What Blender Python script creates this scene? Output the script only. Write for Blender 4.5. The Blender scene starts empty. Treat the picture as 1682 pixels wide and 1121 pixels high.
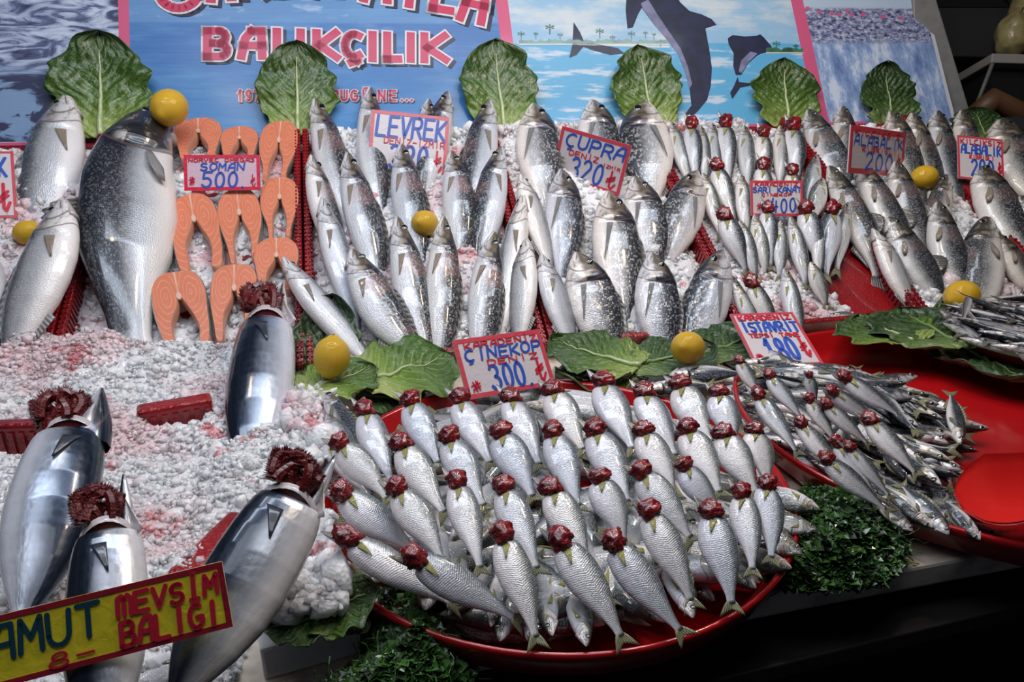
import bpy, math, random
import numpy as np
from mathutils import Vector, Matrix, noise
R = math.radians
rnd = random.Random(7)

# ------------------------------------------------------------ camera, world, lamps, exposure
CAMZ, TOPZ, PITCH, FPX, YAW = 1.37, 0.85, R(22), 1250.0, R(12)
scn = bpy.context.scene
cam_d = bpy.data.cameras.new('camera'); cam = bpy.data.objects.new('camera', cam_d)
scn.collection.objects.link(cam); scn.camera = cam
cam.location = (0, 0, CAMZ); cam.rotation_euler = (R(90) - PITCH, 0, 0)
cam_d.sensor_width = 36; cam_d.lens = FPX / 1682 * 36; cam_d.clip_start = 0.02
w = bpy.data.worlds.new('market_dark'); scn.world = w; w.use_nodes = True
w.node_tree.nodes['Background'].inputs[0].default_value = (0.45, 0.55, 0.8, 1)
w.node_tree.nodes['Background'].inputs[1].default_value = 0.05
scn.view_settings.view_transform = 'Standard'; scn.view_settings.look = 'None'
scn.view_settings.exposure = -0.55; scn.view_settings.gamma = 1.0
try: scn.view_settings.use_curve_mapping = False
except Exception: pass

def lamp(name, kind, loc, energy, col, size=0.1, sy=None, rot=(0, 0, 0)):
    d = bpy.data.lights.new(name, kind); d.energy = energy; d.color = col
    if kind == 'AREA':
        d.shape = 'RECTANGLE'; d.size = size; d.size_y = sy or size
    else: d.shadow_soft_size = size
    o = bpy.data.objects.new(name, d); scn.collection.objects.link(o)
    o.location = loc; o.rotation_euler = rot
    return o
WARM, COOL = (1.0, 0.74, 0.48), (0.74, 0.85, 1.0)
for lx, ly, e in ((-0.62, 1.25, 5), (0.1, 1.30, 11), (0.66, 1.35, 12), (0.42, 0.88, 12)):
    lamp('bulb_light', 'POINT', (lx, ly, 2.15), e, WARM, 0.05)
lamp('tube_light', 'AREA', (-0.15, 1.0, 2.25), 14, COOL, 1.9, 0.12, (R(6), 0, YAW))
lamp('tube_light', 'AREA', (0.1, 1.45, 2.45), 13, COOL, 1.9, 0.12, (R(-5), 0, YAW))
lamp('front_fill_light', 'AREA', (-0.2, 0.40, 2.5), 10, (0.88, 0.92, 1.0), 1.4, 0.5, (R(12), 0, 0))  # added fill light without a real lamp, brightens front fish and yellow sign

# ------------------------------------------------------------ stall frame
U = Vector((math.cos(YAW), math.sin(YAW), 0)); V = Vector((-math.sin(YAW), math.cos(YAW), 0)); Z = Vector((0, 0, 1))
CAM = Vector((0, 0, CAMZ)); V1 = 1.174; SL = R(28); BA = R(56); SLEN = 0.70
C0 = V * V1 + Z * TOPZ
D = V * math.cos(SL) + Z * math.sin(SL); N = -V * math.sin(SL) + Z * math.cos(SL)
B0 = C0 + D * (SLEN - 0.03) + N * 0.005
BD = V * math.cos(BA) + Z * math.sin(BA); BN = -V * math.sin(BA) + Z * math.cos(BA)
FWD = Vector((0, math.cos(PITCH), -math.sin(PITCH))); UPC = Vector((0, math.sin(PITCH), math.cos(PITCH)))
def ray(px, py):
    return (Vector((1, 0, 0)) * (px - 841) + UPC * (560.5 - py) + FWD * FPX).normalized()
class Pl:
    def __init__(s, o, n): s.o = o; s.n = n
    def hit(s, px, py, lift=0.0):
        r = ray(px, py); o = s.o + s.n * lift
        return CAM + r * ((o - CAM).dot(s.n) / r.dot(s.n))
T = Pl(Z * TOPZ, Z); S = Pl(C0, N); B = Pl(B0, BN)
def s_uv(p): return ((p - C0).dot(U), (p - C0).dot(D))
def t_uv(p): return (p.dot(U), p.dot(V))
def b_uv(p): return ((p - B0).dot(U), (p - B0).dot(BD))

# ------------------------------------------------------------ object helpers
col = scn.collection
def mesh(name, vs, fs, mats=None, fm=None, smooth=True, fa=None, uv=None):
    me = bpy.data.meshes.new(name); me.from_pydata([tuple(v) for v in vs], [], fs)
    for m in (mats or []): me.materials.append(m)
    if fm is not None: me.polygons.foreach_set('material_index', fm)
    if smooth: me.polygons.foreach_set('use_smooth', [True] * len(fs))
    if fa is not None:
        a = me.attributes.new('fish', 'FLOAT_VECTOR', 'POINT'); a.data.foreach_set('vector', np.array(fa, dtype=np.float32).ravel())
    me.update(); return me
def obj(name, me, parent=None, mat=None):
    o = bpy.data.objects.new(name, me); col.objects.link(o)
    if parent: o.parent = parent
    if mat: me.materials.append(mat)
    return o
def tag(o, label, cat=None, group=None, kind=None):
    o['label'] = label
    if cat: o['category'] = cat
    if group: o['group'] = group
    if kind: o['kind'] = kind
    return o
def empty(name, loc, label=None, cat=None, group=None):
    o = bpy.data.objects.new(name, None); col.objects.link(o); o.location = loc; o.empty_display_size = 0.02
    if label: tag(o, label, cat, group)
    return o
def struct(o): o['kind'] = 'structure'; return o
def frame(o, X, Y, Zv, scale=(1, 1, 1)):
    m = Matrix((X, Y, Zv)).transposed().to_4x4(); loc = o.location.copy()
    o.matrix_world = Matrix.Translation(loc) @ m @ Matrix.Diagonal((*scale, 1))
class MB:
    def __init__(s): s.v = []; s.f = []
    def box(s, o, a, b, c):   # corner + three edge vectors
        n = len(s.v)
        for k in range(8): s.v.append(o + a * (k & 1) + b * ((k >> 1) & 1) + c * ((k >> 2) & 1))
        for q in ((0, 2, 3, 1), (4, 5, 7, 6), (0, 1, 5, 4), (2, 6, 7, 3), (0, 4, 6, 2), (1, 3, 7, 5)): s.f.append([n + i for i in q])
    def cbox(s, c, a, b, d): s.box(c - a / 2 - b / 2 - d / 2, a, b, d)
    def prism(s, pts, n, t):
        k = len(s.v); m = len(pts)
        s.v += [p for p in pts] + [p + n * t for p in pts]
        s.f.append(list(range(k + m - 1, k - 1, -1))); s.f.append(list(range(k + m, k + 2 * m)))
        for i in range(m): j = (i + 1) % m; s.f.append([k + i, k + j, k + m + j, k + m + i])
    def tube(s, pts, r, seg=6):
        k = len(s.v); m = len(pts)
        for i, p in enumerate(pts):
            t = (pts[min(i + 1, m - 1)] - pts[max(i - 1, 0)]).normalized()
            a = t.orthogonal().normalized(); b = t.cross(a)
            rr = r[i] if isinstance(r, (list, tuple)) else r
            for j in range(seg): q = 2 * math.pi * j / seg; s.v.append(p + a * math.cos(q) * rr + b * math.sin(q) * rr)
        for i in range(m - 1):
            for j in range(seg): jj = (j + 1) % seg; s.f.append([k + i * seg + j, k + i * seg + jj, k + (i + 1) * seg + jj, k + (i + 1) * seg + j])
        s.f.append([k + j for j in range(seg)][::-1]); s.f.append([k + (m - 1) * seg + j for j in range(seg)])
    def build(s, name, mat, parent=None, smooth=False, bevel=0):
        o = obj(name, mesh(name, s.v, s.f, [mat], smooth=smooth), parent)
        if bevel:
            b = o.modifiers.new('bevel', 'BEVEL'); b.width = bevel; b.segments = 2; b.limit_method = 'ANGLE'
        return o

# ------------------------------------------------------------ node materials
class NT:
    def __init__(s, name):
        s.m = bpy.data.materials.new(name); s.m.use_nodes = True; s.t = s.m.node_tree; s.n = s.t.nodes
        s.p = s.n['Principled BSDF']
    def node(s, typ, **kw):
        x = s.n.new(typ)
        for k, v in kw.items(): setattr(x, k, v)
        return x
    def link(s, a, b): s.t.links.new(a, b)
    def setv(s, inp, v):
        if hasattr(v, 'is_linked') or isinstance(v, bpy.types.NodeSocket): s.link(v, inp)
        elif isinstance(v, (tuple, list)) and len(v) == 3 and inp.type == 'RGBA': inp.default_value = (*v, 1)
        else: inp.default_value = v
    def P(s, **kw):
        for k, v in kw.items(): s.setv(s.p.inputs[k.replace('_', ' ')], v)
        return s
    def math(s, op, a, b=0.0, c=0.0, clamp=False):
        x = s.node('ShaderNodeMath', operation=op, use_clamp=clamp)
        for i, v in enumerate((a, b, c)): s.setv(x.inputs[i], v)
        return x.outputs[0]
    def mix(s, f, a, b, blend='MIX'):
        x = s.node('ShaderNodeMix', data_type='RGBA', blend_type=blend)
        s.setv(x.inputs[0], f); s.setv(x.inputs[6], a); s.setv(x.inputs[7], b); return x.outputs[2]
    def ramp(s, f, stops, interp='LINEAR'):
        x = s.node('ShaderNodeValToRGB'); e = x.color_ramp.elements; x.color_ramp.interpolation = interp
        while len(e) < len(stops): e.new(0.5)
        for q, (p, c) in zip(e, stops): q.position = p; q.color = (*c, 1) if len(c) == 3 else c
        s.setv(x.inputs[0], f); return x.outputs[0]
    def step(s, x, a, b):   # smooth 0..1 between a and b
        m = s.node('ShaderNodeMapRange', interpolation_type='SMOOTHSTEP')
        s.setv(m.inputs[0], x); m.inputs[1].default_value = a; m.inputs[2].default_value = b; return m.outputs[0]
    def noise(s, vec, scale, detail=3, rough=0.5, out=0, dist=0.0):
        x = s.node('ShaderNodeTexNoise'); s.setv(x.inputs['Vector'], vec)
        x.inputs['Scale'].default_value = scale; x.inputs['Detail'].default_value = detail
        x.inputs['Roughness'].default_value = rough; x.inputs['Distortion'].default_value = dist; return x.outputs[out]
    def vor(s, vec, scale, feature='F1', out=0, rnd_=1.0):
        x = s.node('ShaderNodeTexVoronoi', feature=feature); s.setv(x.inputs['Vector'], vec)
        x.inputs['Scale'].default_value = scale; x.inputs['Randomness'].default_value = rnd_; return x.outputs[out]
    def vmul(s, v, k):
        x = s.node('ShaderNodeVectorMath', operation='MULTIPLY'); s.setv(x.inputs[0], v); x.inputs[1].default_value = k; return x.outputs[0]
    def xyz(s, v):
        x = s.node('ShaderNodeSeparateXYZ'); s.setv(x.inputs[0], v); return x.outputs
    def obj(s): return s.node('ShaderNodeTexCoord').outputs['Object']
    def rand(s): return s.node('ShaderNodeObjectInfo').outputs['Random']
    def bump(s, h, strength=0.3, dist=0.002):
        x = s.node('ShaderNodeBump'); s.setv(x.inputs['Height'], h); x.inputs['Strength'].default_value = strength
        x.inputs['Distance'].default_value = dist; s.link(x.outputs[0], s.p.inputs['Normal']); return s
def simple(name, c, rough=0.4, coat=0.0, metal=0.0, bumps=None, var=0.0, spec=0.5):
    n = NT(name); n.P(Base_Color=c, Roughness=rough, Metallic=metal, Coat_Weight=coat, Coat_Roughness=0.08, Specular_IOR_Level=spec)
    o = n.obj()
    if var:
        f = n.noise(o, 30, 4); n.P(Base_Color=n.mix(n.step(f, .35, .7), c, tuple(x * (1 - var) for x in c)))
    if bumps: n.bump(n.noise(o, bumps[0], 4), bumps[1], 0.002)
    return n.m

def fish_mat(name, belly, flank, back, head, lo=-0.35, hi=0.35, metal=0.35, cells=(80, 15), spark=0.35, spots=0.0,
             stripes=0.0, opercle=0.0, lateral=0.0, chevron=0.0, rough=0.3, headlen=0.22, patch=0.0, mouth=True, hb=(-.25, .35), bk=1.0):
    n = NT(name); a = n.node('ShaderNodeAttribute', attribute_name='fish').outputs['Vector']
    x, v, y = n.xyz(a)[0], n.xyz(a)[1], n.xyz(a)[2]
    ob = n.obj(); r = n.rand()
    wob = n.math('ADD', v, n.math('MULTIPLY', n.math('SUBTRACT', n.noise(ob, 7, 3), 0.5), 0.5))
    c = n.mix(n.step(wob, lo - 0.35, lo + 0.15), belly, flank)
    c = n.mix(n.step(wob, hi - 0.32, hi + 0.30), c, back)
    sv = n.node('ShaderNodeCombineXYZ'); n.link(n.math('MULTIPLY', x, float(cells[0])), sv.inputs[0]); n.link(n.math('MULTIPLY', v, float(cells[1])), sv.inputs[1])
    ho = n.noise(ob, 2.0, 2)
    n.link(n.math('MULTIPLY', r, 30.0), sv.inputs[2])
    cell = n.vor(sv.outputs[0], 1.0, 'F1', 0, 0.55); cc = n.xyz(n.vor(sv.outputs[0], 1.0, 'F1', 1, 0.55))[0]
    bodym = n.step(x, headlen, headlen + 0.02)
    # scattered bright / dark scales
    c = n.mix(n.math('MULTIPLY', n.math('MULTIPLY', n.step(cc, .55, .95), spark), bodym), c, (0.95, 0.97, 1.0))
    dk = n.math('MULTIPLY', n.math('MULTIPLY', n.step(cc, .45, .05), spark * 0.9), n.math('MULTIPLY', bodym, n.step(v, -0.25, 0.25)))
    c = n.mix(dk, c, (0.10, 0.11, 0.13))
    if spots:
        sp = n.vor(n.vmul(a, (34, 7.5, 0)), 1.0, 'F1', 0)
        c = n.mix(n.math('MULTIPLY', n.math('MULTIPLY', n.step(sp, .3, .16), n.step(v, 0.0, 0.35)), spots), c, (0.03, 0.035, 0.04))
    if stripes:
        st = n.math('SINE', n.math('ADD', n.math('MULTIPLY', v, 26.0), n.math('MULTIPLY', x, 9.0)))
        c = n.mix(n.math('MULTIPLY', n.math('MULTIPLY', n.step(st, .2, .8), n.step(v, 0.25, 0.6)), stripes), c, (0.04, 0.05, 0.08))
    chev = None
    if chevron:
        ab = n.math('ABSOLUTE', n.math('SUBTRACT', v, 0.12))
        chev = n.math('SINE', n.math('MULTIPLY', n.math('ADD', n.math('ADD', x, n.math('MULTIPLY', ab, 0.055)), n.math('MULTIPLY', n.noise(ob, 9, 2), 0.02)), 380.0))
        c = n.mix(n.math('MULTIPLY', n.math('MULTIPLY', n.step(chev, .1, .9), chevron), n.step(x, .28, .4)), c, (0.30, 0.33, 0.38))
    if lateral:
        l = n.step(n.math('ABSOLUTE', n.math('SUBTRACT', v, 0.18)), 0.045, 0.015)
        c = n.mix(n.math('MULTIPLY', n.math('MULTIPLY', l, bodym), lateral), c, (0.16, 0.14, 0.13))
    # head
    hm = n.step(n.math('ADD', x, n.math('MULTIPLY', n.math('POWER', n.math('ABSOLUTE', v), 2.0), 0.05)), headlen + 0.012, headlen - 0.012)
    hcol = n.mix(n.step(wob, hb[0], hb[1]), belly, head)
    mot = n.noise(n.vmul(a, (20, 2.6, 1)), 1.0, 5, 0.65, 0, 0.6)
    hcol = n.mix(n.math('MULTIPLY', n.step(mot, .46, .74), .85), hcol, tuple(q * 0.3 for q in head))
    hcol = n.mix(n.math('MULTIPLY', n.step(mot, .47, .34), 0.35), hcol, (0.9, 0.88, 0.85))
    hcol = n.mix(n.step(v, 0.45, 0.8), hcol, back)
    c = n.mix(hm, c, hcol)
    if opercle:   # dark blotch at the gill cover's upper corner
        d = n.math('ADD', n.math('POWER', n.math('MULTIPLY', n.math('SUBTRACT', x, headlen - 0.014), 22.0), 2.0), n.math('POWER', n.math('MULTIPLY', n.math('SUBTRACT', v, 0.34), 2.6), 2.0))
        c = n.mix(n.math('MULTIPLY', n.step(d, 1.2, .5), opercle), c, (0.03, 0.03, 0.05))
    # edge line of the gill cover
    ge = n.math('ABSOLUTE', n.math('SUBTRACT', n.math('ADD', x, n.math('MULTIPLY', n.math('POWER', n.math('ABSOLUTE', v), 2.0), 0.05)), headlen + 0.004))
    c = n.mix(n.math('MULTIPLY', n.step(ge, .007, .001), 0.75), c, (0.16, 0.10, 0.10))
    if mouth:
        pg = n.math('ABSOLUTE', n.math('SUBTRACT', n.math('ADD', x, n.math('MULTIPLY', n.math('POWER', n.math('ABSOLUTE', n.math('ADD', v, .1)), 2.0), 0.10)), headlen * .72))
        c = n.mix(n.math('MULTIPLY', n.math('MULTIPLY', n.step(pg, .012, .002), n.step(v, .6, .3)), 0.7), c, (0.10, 0.075, 0.07))
        c = n.mix(n.math('MULTIPLY', n.math('MULTIPLY', n.step(n.math('ABSOLUTE', n.math('SUBTRACT', x, headlen * .85)), .02, .006), n.step(n.math('ABSOLUTE', v), .35, .1)), 0.35), c, (0.75, 0.66, 0.50))
        ml = n.math('ABSOLUTE', n.math('SUBTRACT', v, n.math('SUBTRACT', -0.12, n.math('MULTIPLY', x, 3.2))))
        c = n.mix(n.math('MULTIPLY', n.math('MULTIPLY', n.step(ml, .10, .02), n.step(x, .085, .075)), 0.85), c, (0.12, 0.06, 0.06))
    if patch:
        c = n.mix(n.math('MULTIPLY', n.step(n.noise(ob, 4.5, 3), .58, .68), patch), c, (0.55, 0.28, 0.24))
    tint = n.mix(r, (0.82, 0.85, 0.92), (1.05, 1.0, 0.95))
    c = n.mix(1.0, c, tint, 'MULTIPLY')
    n.P(Base_Color=c, Metallic=n.math('MULTIPLY', n.step(wob, -1.0, 0.1), metal), Roughness=n.math('ADD', rough, n.math('MULTIPLY', cell, 0.14)),
        Coat_Weight=0.7, Coat_Roughness=0.10)
    h = n.math('MULTIPLY', n.math('MULTIPLY', cell, bodym), 0.8 * bk)
    h = n.math('ADD', h, n.math('MULTIPLY', n.noise(n.vmul(a, (14, 3, 2)), 1.0, 4, 0.6), 1.4 * bk))
    if chev is not None: h = n.math('ADD', h, n.math('MULTIPLY', chev, 0.09))
    n.bump(h, 0.5, 0.0016)
    return n.m
M = {}
M['levrek'] = fish_mat('sea_bass_skin', (.84, .83, .84), (.58, .60, .64), (.022, .026, .032), (.20, .15, .09), hi=0.12, opercle=.95, lateral=.8, cells=(120, 14), spark=.3, hb=(-.5, .1), patch=.25)
M['cupra'] = fish_mat('sea_bream_skin', (.84, .80, .79), (.40, .42, .46), (.03, .034, .045), (.20, .16, .12), hi=0.20, opercle=.95, lateral=.3, cells=(85, 16), spark=.35, hb=(-.4, .2), headlen=.25)
M['trout'] = fish_mat('trout_skin', (.76, .73, .68), (.38, .38, .36), (.025, .028, .03), (.10, .085, .06), hi=-0.12, lateral=.3, cells=(150, 18), spots=.7, patch=.15, spark=.25, hb=(-.7, -.1))
M['salmon'] = fish_mat('salmon_skin', (.84, .83, .82), (.52, .56, .62), (.016, .02, .032), (.03, .03, .036), hi=0.0, cells=(170, 30), spark=.12, spots=.9, lateral=.3, headlen=.25, mouth=False, hb=(-1.2, -.6))
M['white_bass'] = fish_mat('pale_bass_skin', (.90, .88, .88), (.66, .68, .72), (.12, .14, .17), (.42, .40, .40), hi=0.40, cells=(140, 16), spark=.2, lateral=.15)
M['bonito'] = fish_mat('bonito_skin', (.76, .76, .80), (.42, .46, .53), (.018, .028, .05), (.035, .04, .05), hi=0.02, cells=(30, 6), spark=.0, stripes=.3, metal=.55, rough=.2, headlen=.1, mouth=False, bk=.25)
M['blue'] = fish_mat('bluefish_skin', (.80, .78, .80), (.50, .52, .53), (.07, .085, .08), (.24, .22, .16), hb=(-.6, .05), hi=0.32, cells=(70, 15), spark=.22, chevron=.2, metal=.4, headlen=.2, mouth=True)
M['blue_cut'] = fish_mat('gutted_bluefish_skin', (.84, .80, .84), (.64, .65, .68), (.16, .19, .20), (.7, .66, .66), hi=0.52, cells=(90, 13), spark=.2, chevron=.26, metal=.4, headlen=.05, mouth=False, bk=.55)
M['scad'] = fish_mat('scad_skin', (.80, .78, .78), (.52, .54, .56), (.022, .03, .042), (.20, .17, .13), hi=-0.28, cells=(80, 14), spark=.2, metal=.5, rough=.24)
M['scad_cut'] = fish_mat('gutted_scad_skin', (.82, .79, .80), (.56, .57, .59), (.05, .06, .07), (.6, .55, .55), hi=0.3, cells=(80, 14), spark=.2, metal=.45, headlen=.05, mouth=False)
M['anchovy'] = fish_mat('anchovy_skin', (.80, .76, .72), (.26, .26, .28), (.008, .010, .016), (.08, .07, .07), hi=-0.05, lo=-.6, cells=(70, 8), spark=.1, metal=.5, rough=.22)

def eye_mats():
    a = simple('eye_iris', (.34, .31, .22), .15, 1.0, .3); b = simple('eye_pupil', (.01, .01, .015), .08, 1.0); return a, b
IRIS, PUPIL = eye_mats()
def fin_mat(name, c1, c2):
    n = NT(name); a = n.node('ShaderNodeAttribute', attribute_name='fish').outputs['Vector']; x = n.xyz(a)
    s = n.math('SINE', n.math('MULTIPLY', x[1], 60.0)); n.P(Base_Color=n.mix(n.step(s, -.5, .8), c1, c2), Roughness=.35, Coat_Weight=.4)
    n.bump(s, .5, .001); return n.m
FIN_D = fin_mat('dark_fin', (.07, .07, .07), (.20, .18, .16)); FIN_G = fin_mat('grey_fin', (.16, .16, .17), (.38, .36, .34))
FIN_B = fin_mat('brown_fin', (.26, .20, .15), (.42, .34, .27)); FIN_Y = fin_mat('yellow_fin', (.34, .30, .06), (.55, .52, .20)); FIN_O = fin_mat('olive_fin', (.13, .13, .06), (.30, .29, .16))
FIN_N = simple('bonito_fin', (.035, .042, .06), .3, .5, bumps=(30, .3)); BLK = simple('fin_root_black', (.015, .015, .01), .3)
def gill_mat():
    n = NT('gill_red'); o = n.obj(); f = n.noise(o, 9, 4, .6)
    n.P(Base_Color=n.mix(n.step(f, .35, .7), (.085, .003, .006), (.34, .018, .022)), Roughness=.25, Coat_Weight=.8, Subsurface_Weight=0.0)
    n.bump(n.noise(o, 34, 3), .6, .003); return n.m
GILL = gill_mat(); MEAT = simple('gill_cavity_flesh', (.13, .012, .014), .2, .9, bumps=(40, .5)); MEMB = simple('throat_membrane', (.62, .55, .56), .22, .8, bumps=(30, .4))
JAWM = simple('jaw_skin', (.52, .46, .44), .28, .8, bumps=(40, .4)); GILLD = simple('dark_gill_comb', (.115, .0022, .003), .35, .35, bumps=(120, .6))

# ------------------------------------------------------------ fish builder
PROF = {  # x, top, bottom, half thickness
 'levrek': ([0, .02, .06, .12, .18, .235, .25, .34, .45, .56, .68, .77, .84, .88], [.004, .018, .034, .056, .076, .092, .093, .104, .106, .100, .080, .054, .034, .036], [.008, .026, .046, .064, .078, .090, .092, .104, .106, .096, .070, .042, .030, .034], [.004, .016, .028, .042, .054, .062, .058, .062, .062, .055, .040, .026, .014, .007]),
 'cupra': ([0, .02, .06, .12, .18, .245, .26, .34, .45, .56, .68, .77, .84, .88], [.006, .035, .075, .118, .148, .165, .166, .174, .172, .148, .100, .058, .036, .040], [.008, .028, .055, .086, .110, .130, .132, .148, .150, .128, .082, .046, .032, .036], [.004, .02, .035, .052, .064, .070, .064, .068, .068, .060, .042, .026, .014, .007]),
 'trout': ([0, .015, .05, .11, .17, .215, .23, .34, .47, .6, .7, .78, .84, .88], [.006, .022, .040, .060, .074, .084, .085, .098, .102, .092, .068, .048, .040, .046], [.008, .024, .042, .060, .074, .084, .086, .102, .104, .088, .060, .042, .036, .044], [.006, .018, .03, .042, .052, .056, .052, .058, .058, .05, .036, .024, .014, .008]),
 'fusi': ([.14, .145, .16, .19, .24, .30, .38, .48, .58, .68, .76, .82, .86, .88], [.056, .080, .093, .101, .108, .113, .116, .116, .108, .088, .060, .034, .018, .016], [.056, .084, .097, .105, .112, .117, .120, .119, .108, .084, .056, .030, .016, .016], [.02, .045, .06, .07, .078, .082, .084, .08, .068, .05, .032, .018, .011, .008]),
 'cut': ([.13, .138, .155, .18, .22, .28, .36, .46, .56, .66, .75, .82, .86, .88], [.040, .068, .086, .096, .106, .116, .122, .116, .098, .070, .046, .030, .026, .028], [.045, .072, .088, .098, .108, .120, .124, .116, .094, .064, .040, .026, .024, .027], [.015, .035, .048, .056, .062, .066, .066, .06, .050, .036, .022, .013, .009, .006]),
 'slim': ([0, .02, .06, .12, .17, .215, .225, .34, .47, .6, .7, .79, .85, .88], [.004, .018, .034, .050, .062, .070, .068, .078, .078, .066, .048, .030, .020, .022], [.006, .018, .036, .054, .066, .074, .072, .084, .084, .070, .048, .028, .018, .02], [.004, .014, .026, .036, .044, .048, .044, .048, .047, .04, .028, .016, .009, .006]),
 'anch': ([0, .02, .06, .12, .17, .215, .225, .34, .47, .6, .7, .79, .85, .88], [.004, .014, .024, .034, .040, .044, .043, .048, .048, .042, .032, .022, .016, .018], [.004, .014, .026, .038, .044, .048, .047, .052, .052, .044, .032, .022, .016, .018], [.004, .01, .018, .026, .032, .034, .032, .034, .034, .03, .022, .014, .009, .006]),
}
KIND = dict(  # profile, material, tail, fins, eye x,z,r, headlen, natural height
 levrek=('levrek', 'levrek', FIN_D, FIN_B, (.095, .022, .021)), white_bass=('levrek', 'white_bass', FIN_G, FIN_B, (.075, .016, .013)),
 cupra=('cupra', 'cupra', FIN_D, FIN_G, (.115, .055, .027)), trout=('trout', 'trout', FIN_D, FIN_B, (.075, .020, .015)),
 salmon=('trout', 'salmon', FIN_D, FIN_G, (.075, .022, .010)), bonito=('fusi', 'bonito', FIN_D, FIN_N, None),
 blue=('levrek', 'blue', FIN_O, FIN_Y, (.078, .014, .020)), blue_cut=('cut', 'blue_cut', FIN_O, FIN_Y, None),
 scad=('slim', 'scad', FIN_O, FIN_O, (.070, .012, .024)), scad_cut=('cut', 'scad_cut', FIN_O, FIN_Y, None),
 anchovy=('anch', 'anchovy', FIN_D, None, (.05, .010, .010)))
def bend_at(x, bh, bt):
    z = 0.0; s = 0.0
    if x < .38: k = (.38 - x) / .38; z += bh * k * k; s -= bh * 2 * k / .38
    if x > .5: k = (x - .5) / .5; z += bt * k * k; s += bt * 2 * k / .5
    return z, s
def xf(x, y, z, bh, bt):
    zz, s = bend_at(x, bh, bt); c = 1 / math.sqrt(1 + s * s)
    return (x - z * s * c, y, zz + z * c)
cache = {}
def body_mesh(kind, bh, bt, hi):
    key = ('body', kind, bh, bt, hi)
    if key in cache: return cache[key]
    pr, mt = KIND[kind][0], KIND[kind][1]; X, TP, BT, TH = [np.array(q) for q in PROF[pr]]
    n = 44 if hi else 20; seg = 26 if hi else 14
    xs = list(np.unique(np.concatenate([X, X[0] + (X[-1] - X[0]) * np.linspace(0, 1, n) ** 1.25]))) if hi else list(X[0] + (X[-1] - X[0]) * np.linspace(0, 1, n) ** 1.25)
    vs, fs, fa = [], [], []
    gx = .245 if pr == 'cupra' else .235
    for x in xs:
        t, b, h = np.interp(x, X, TP), np.interp(x, X, BT), np.interp(x, X, TH)
        if pr in ('fusi', 'cut'):
            pass
        for j in range(seg):
            q = 2 * math.pi * j / seg; cz, sy = math.cos(q), math.sin(q)
            z = cz * (t if cz > 0 else b); y = (abs(sy) ** .85) * (1 if sy > 0 else -1) * h
            vv = cz; xx = x
            if pr not in ('fusi', 'cut', 'anch') and hi and gx - .03 < x < gx + .03:   # gill cover step
                edge = gx - vv * vv * .05
                if xx < edge: y *= 1.06
                else: y *= .95
            if hi and pr not in ('fusi', 'cut') and x < .1:   # mouth groove
                ml = -.12 - 3.2 * x
                if abs(vv - ml) < .16: y *= .82
            vs.append(xf(xx, y, z, bh, bt)); fa.append((x, vv, sy))
    m = len(xs)
    for i in range(m - 1):
        for j in range(seg): jj = (j + 1) % seg; fs.append([i * seg + j, i * seg + jj, (i + 1) * seg + jj, (i + 1) * seg + j])
    fs.append(list(range(seg))[::-1]); fs.append([(m - 1) * seg + j for j in range(seg)])
    me = mesh('body', vs, fs, [M[mt]], fa=fa); cache[key] = me; return me
def sheet(pts_rows, mat, th=.002):   # grid of points (rows) closed as a thin two-sided sheet along y
    r, c = len(pts_rows), len(pts_rows[0]); vs, fa, fs = [], [], []
    for s in (1, -1):
        for i, row in enumerate(pts_rows):
            for j, p in enumerate(row): vs.append((p[0], p[1] + s * th, p[2])); fa.append((i / max(1, r - 1), j / max(1, c - 1), s))
    k = r * c
    for i in range(r - 1):
        for j in range(c - 1):
            a = i * c + j; fs.append([a, a + 1, a + c + 1, a + c]); fs.append([k + a + c, k + a + c + 1, k + a + 1, k + a])
    loop = [j for j in range(c)] + [i * c + c - 1 for i in range(1, r)] + [(r - 1) * c + j for j in range(c - 2, -1, -1)] + [i * c for i in range(r - 2, 0, -1)]
    for a, b in zip(loop, loop[1:] + loop[:1]): fs.append([a, k + a, k + b, b])
    return mesh('fin', vs, fs, [mat], fa=fa)
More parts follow.
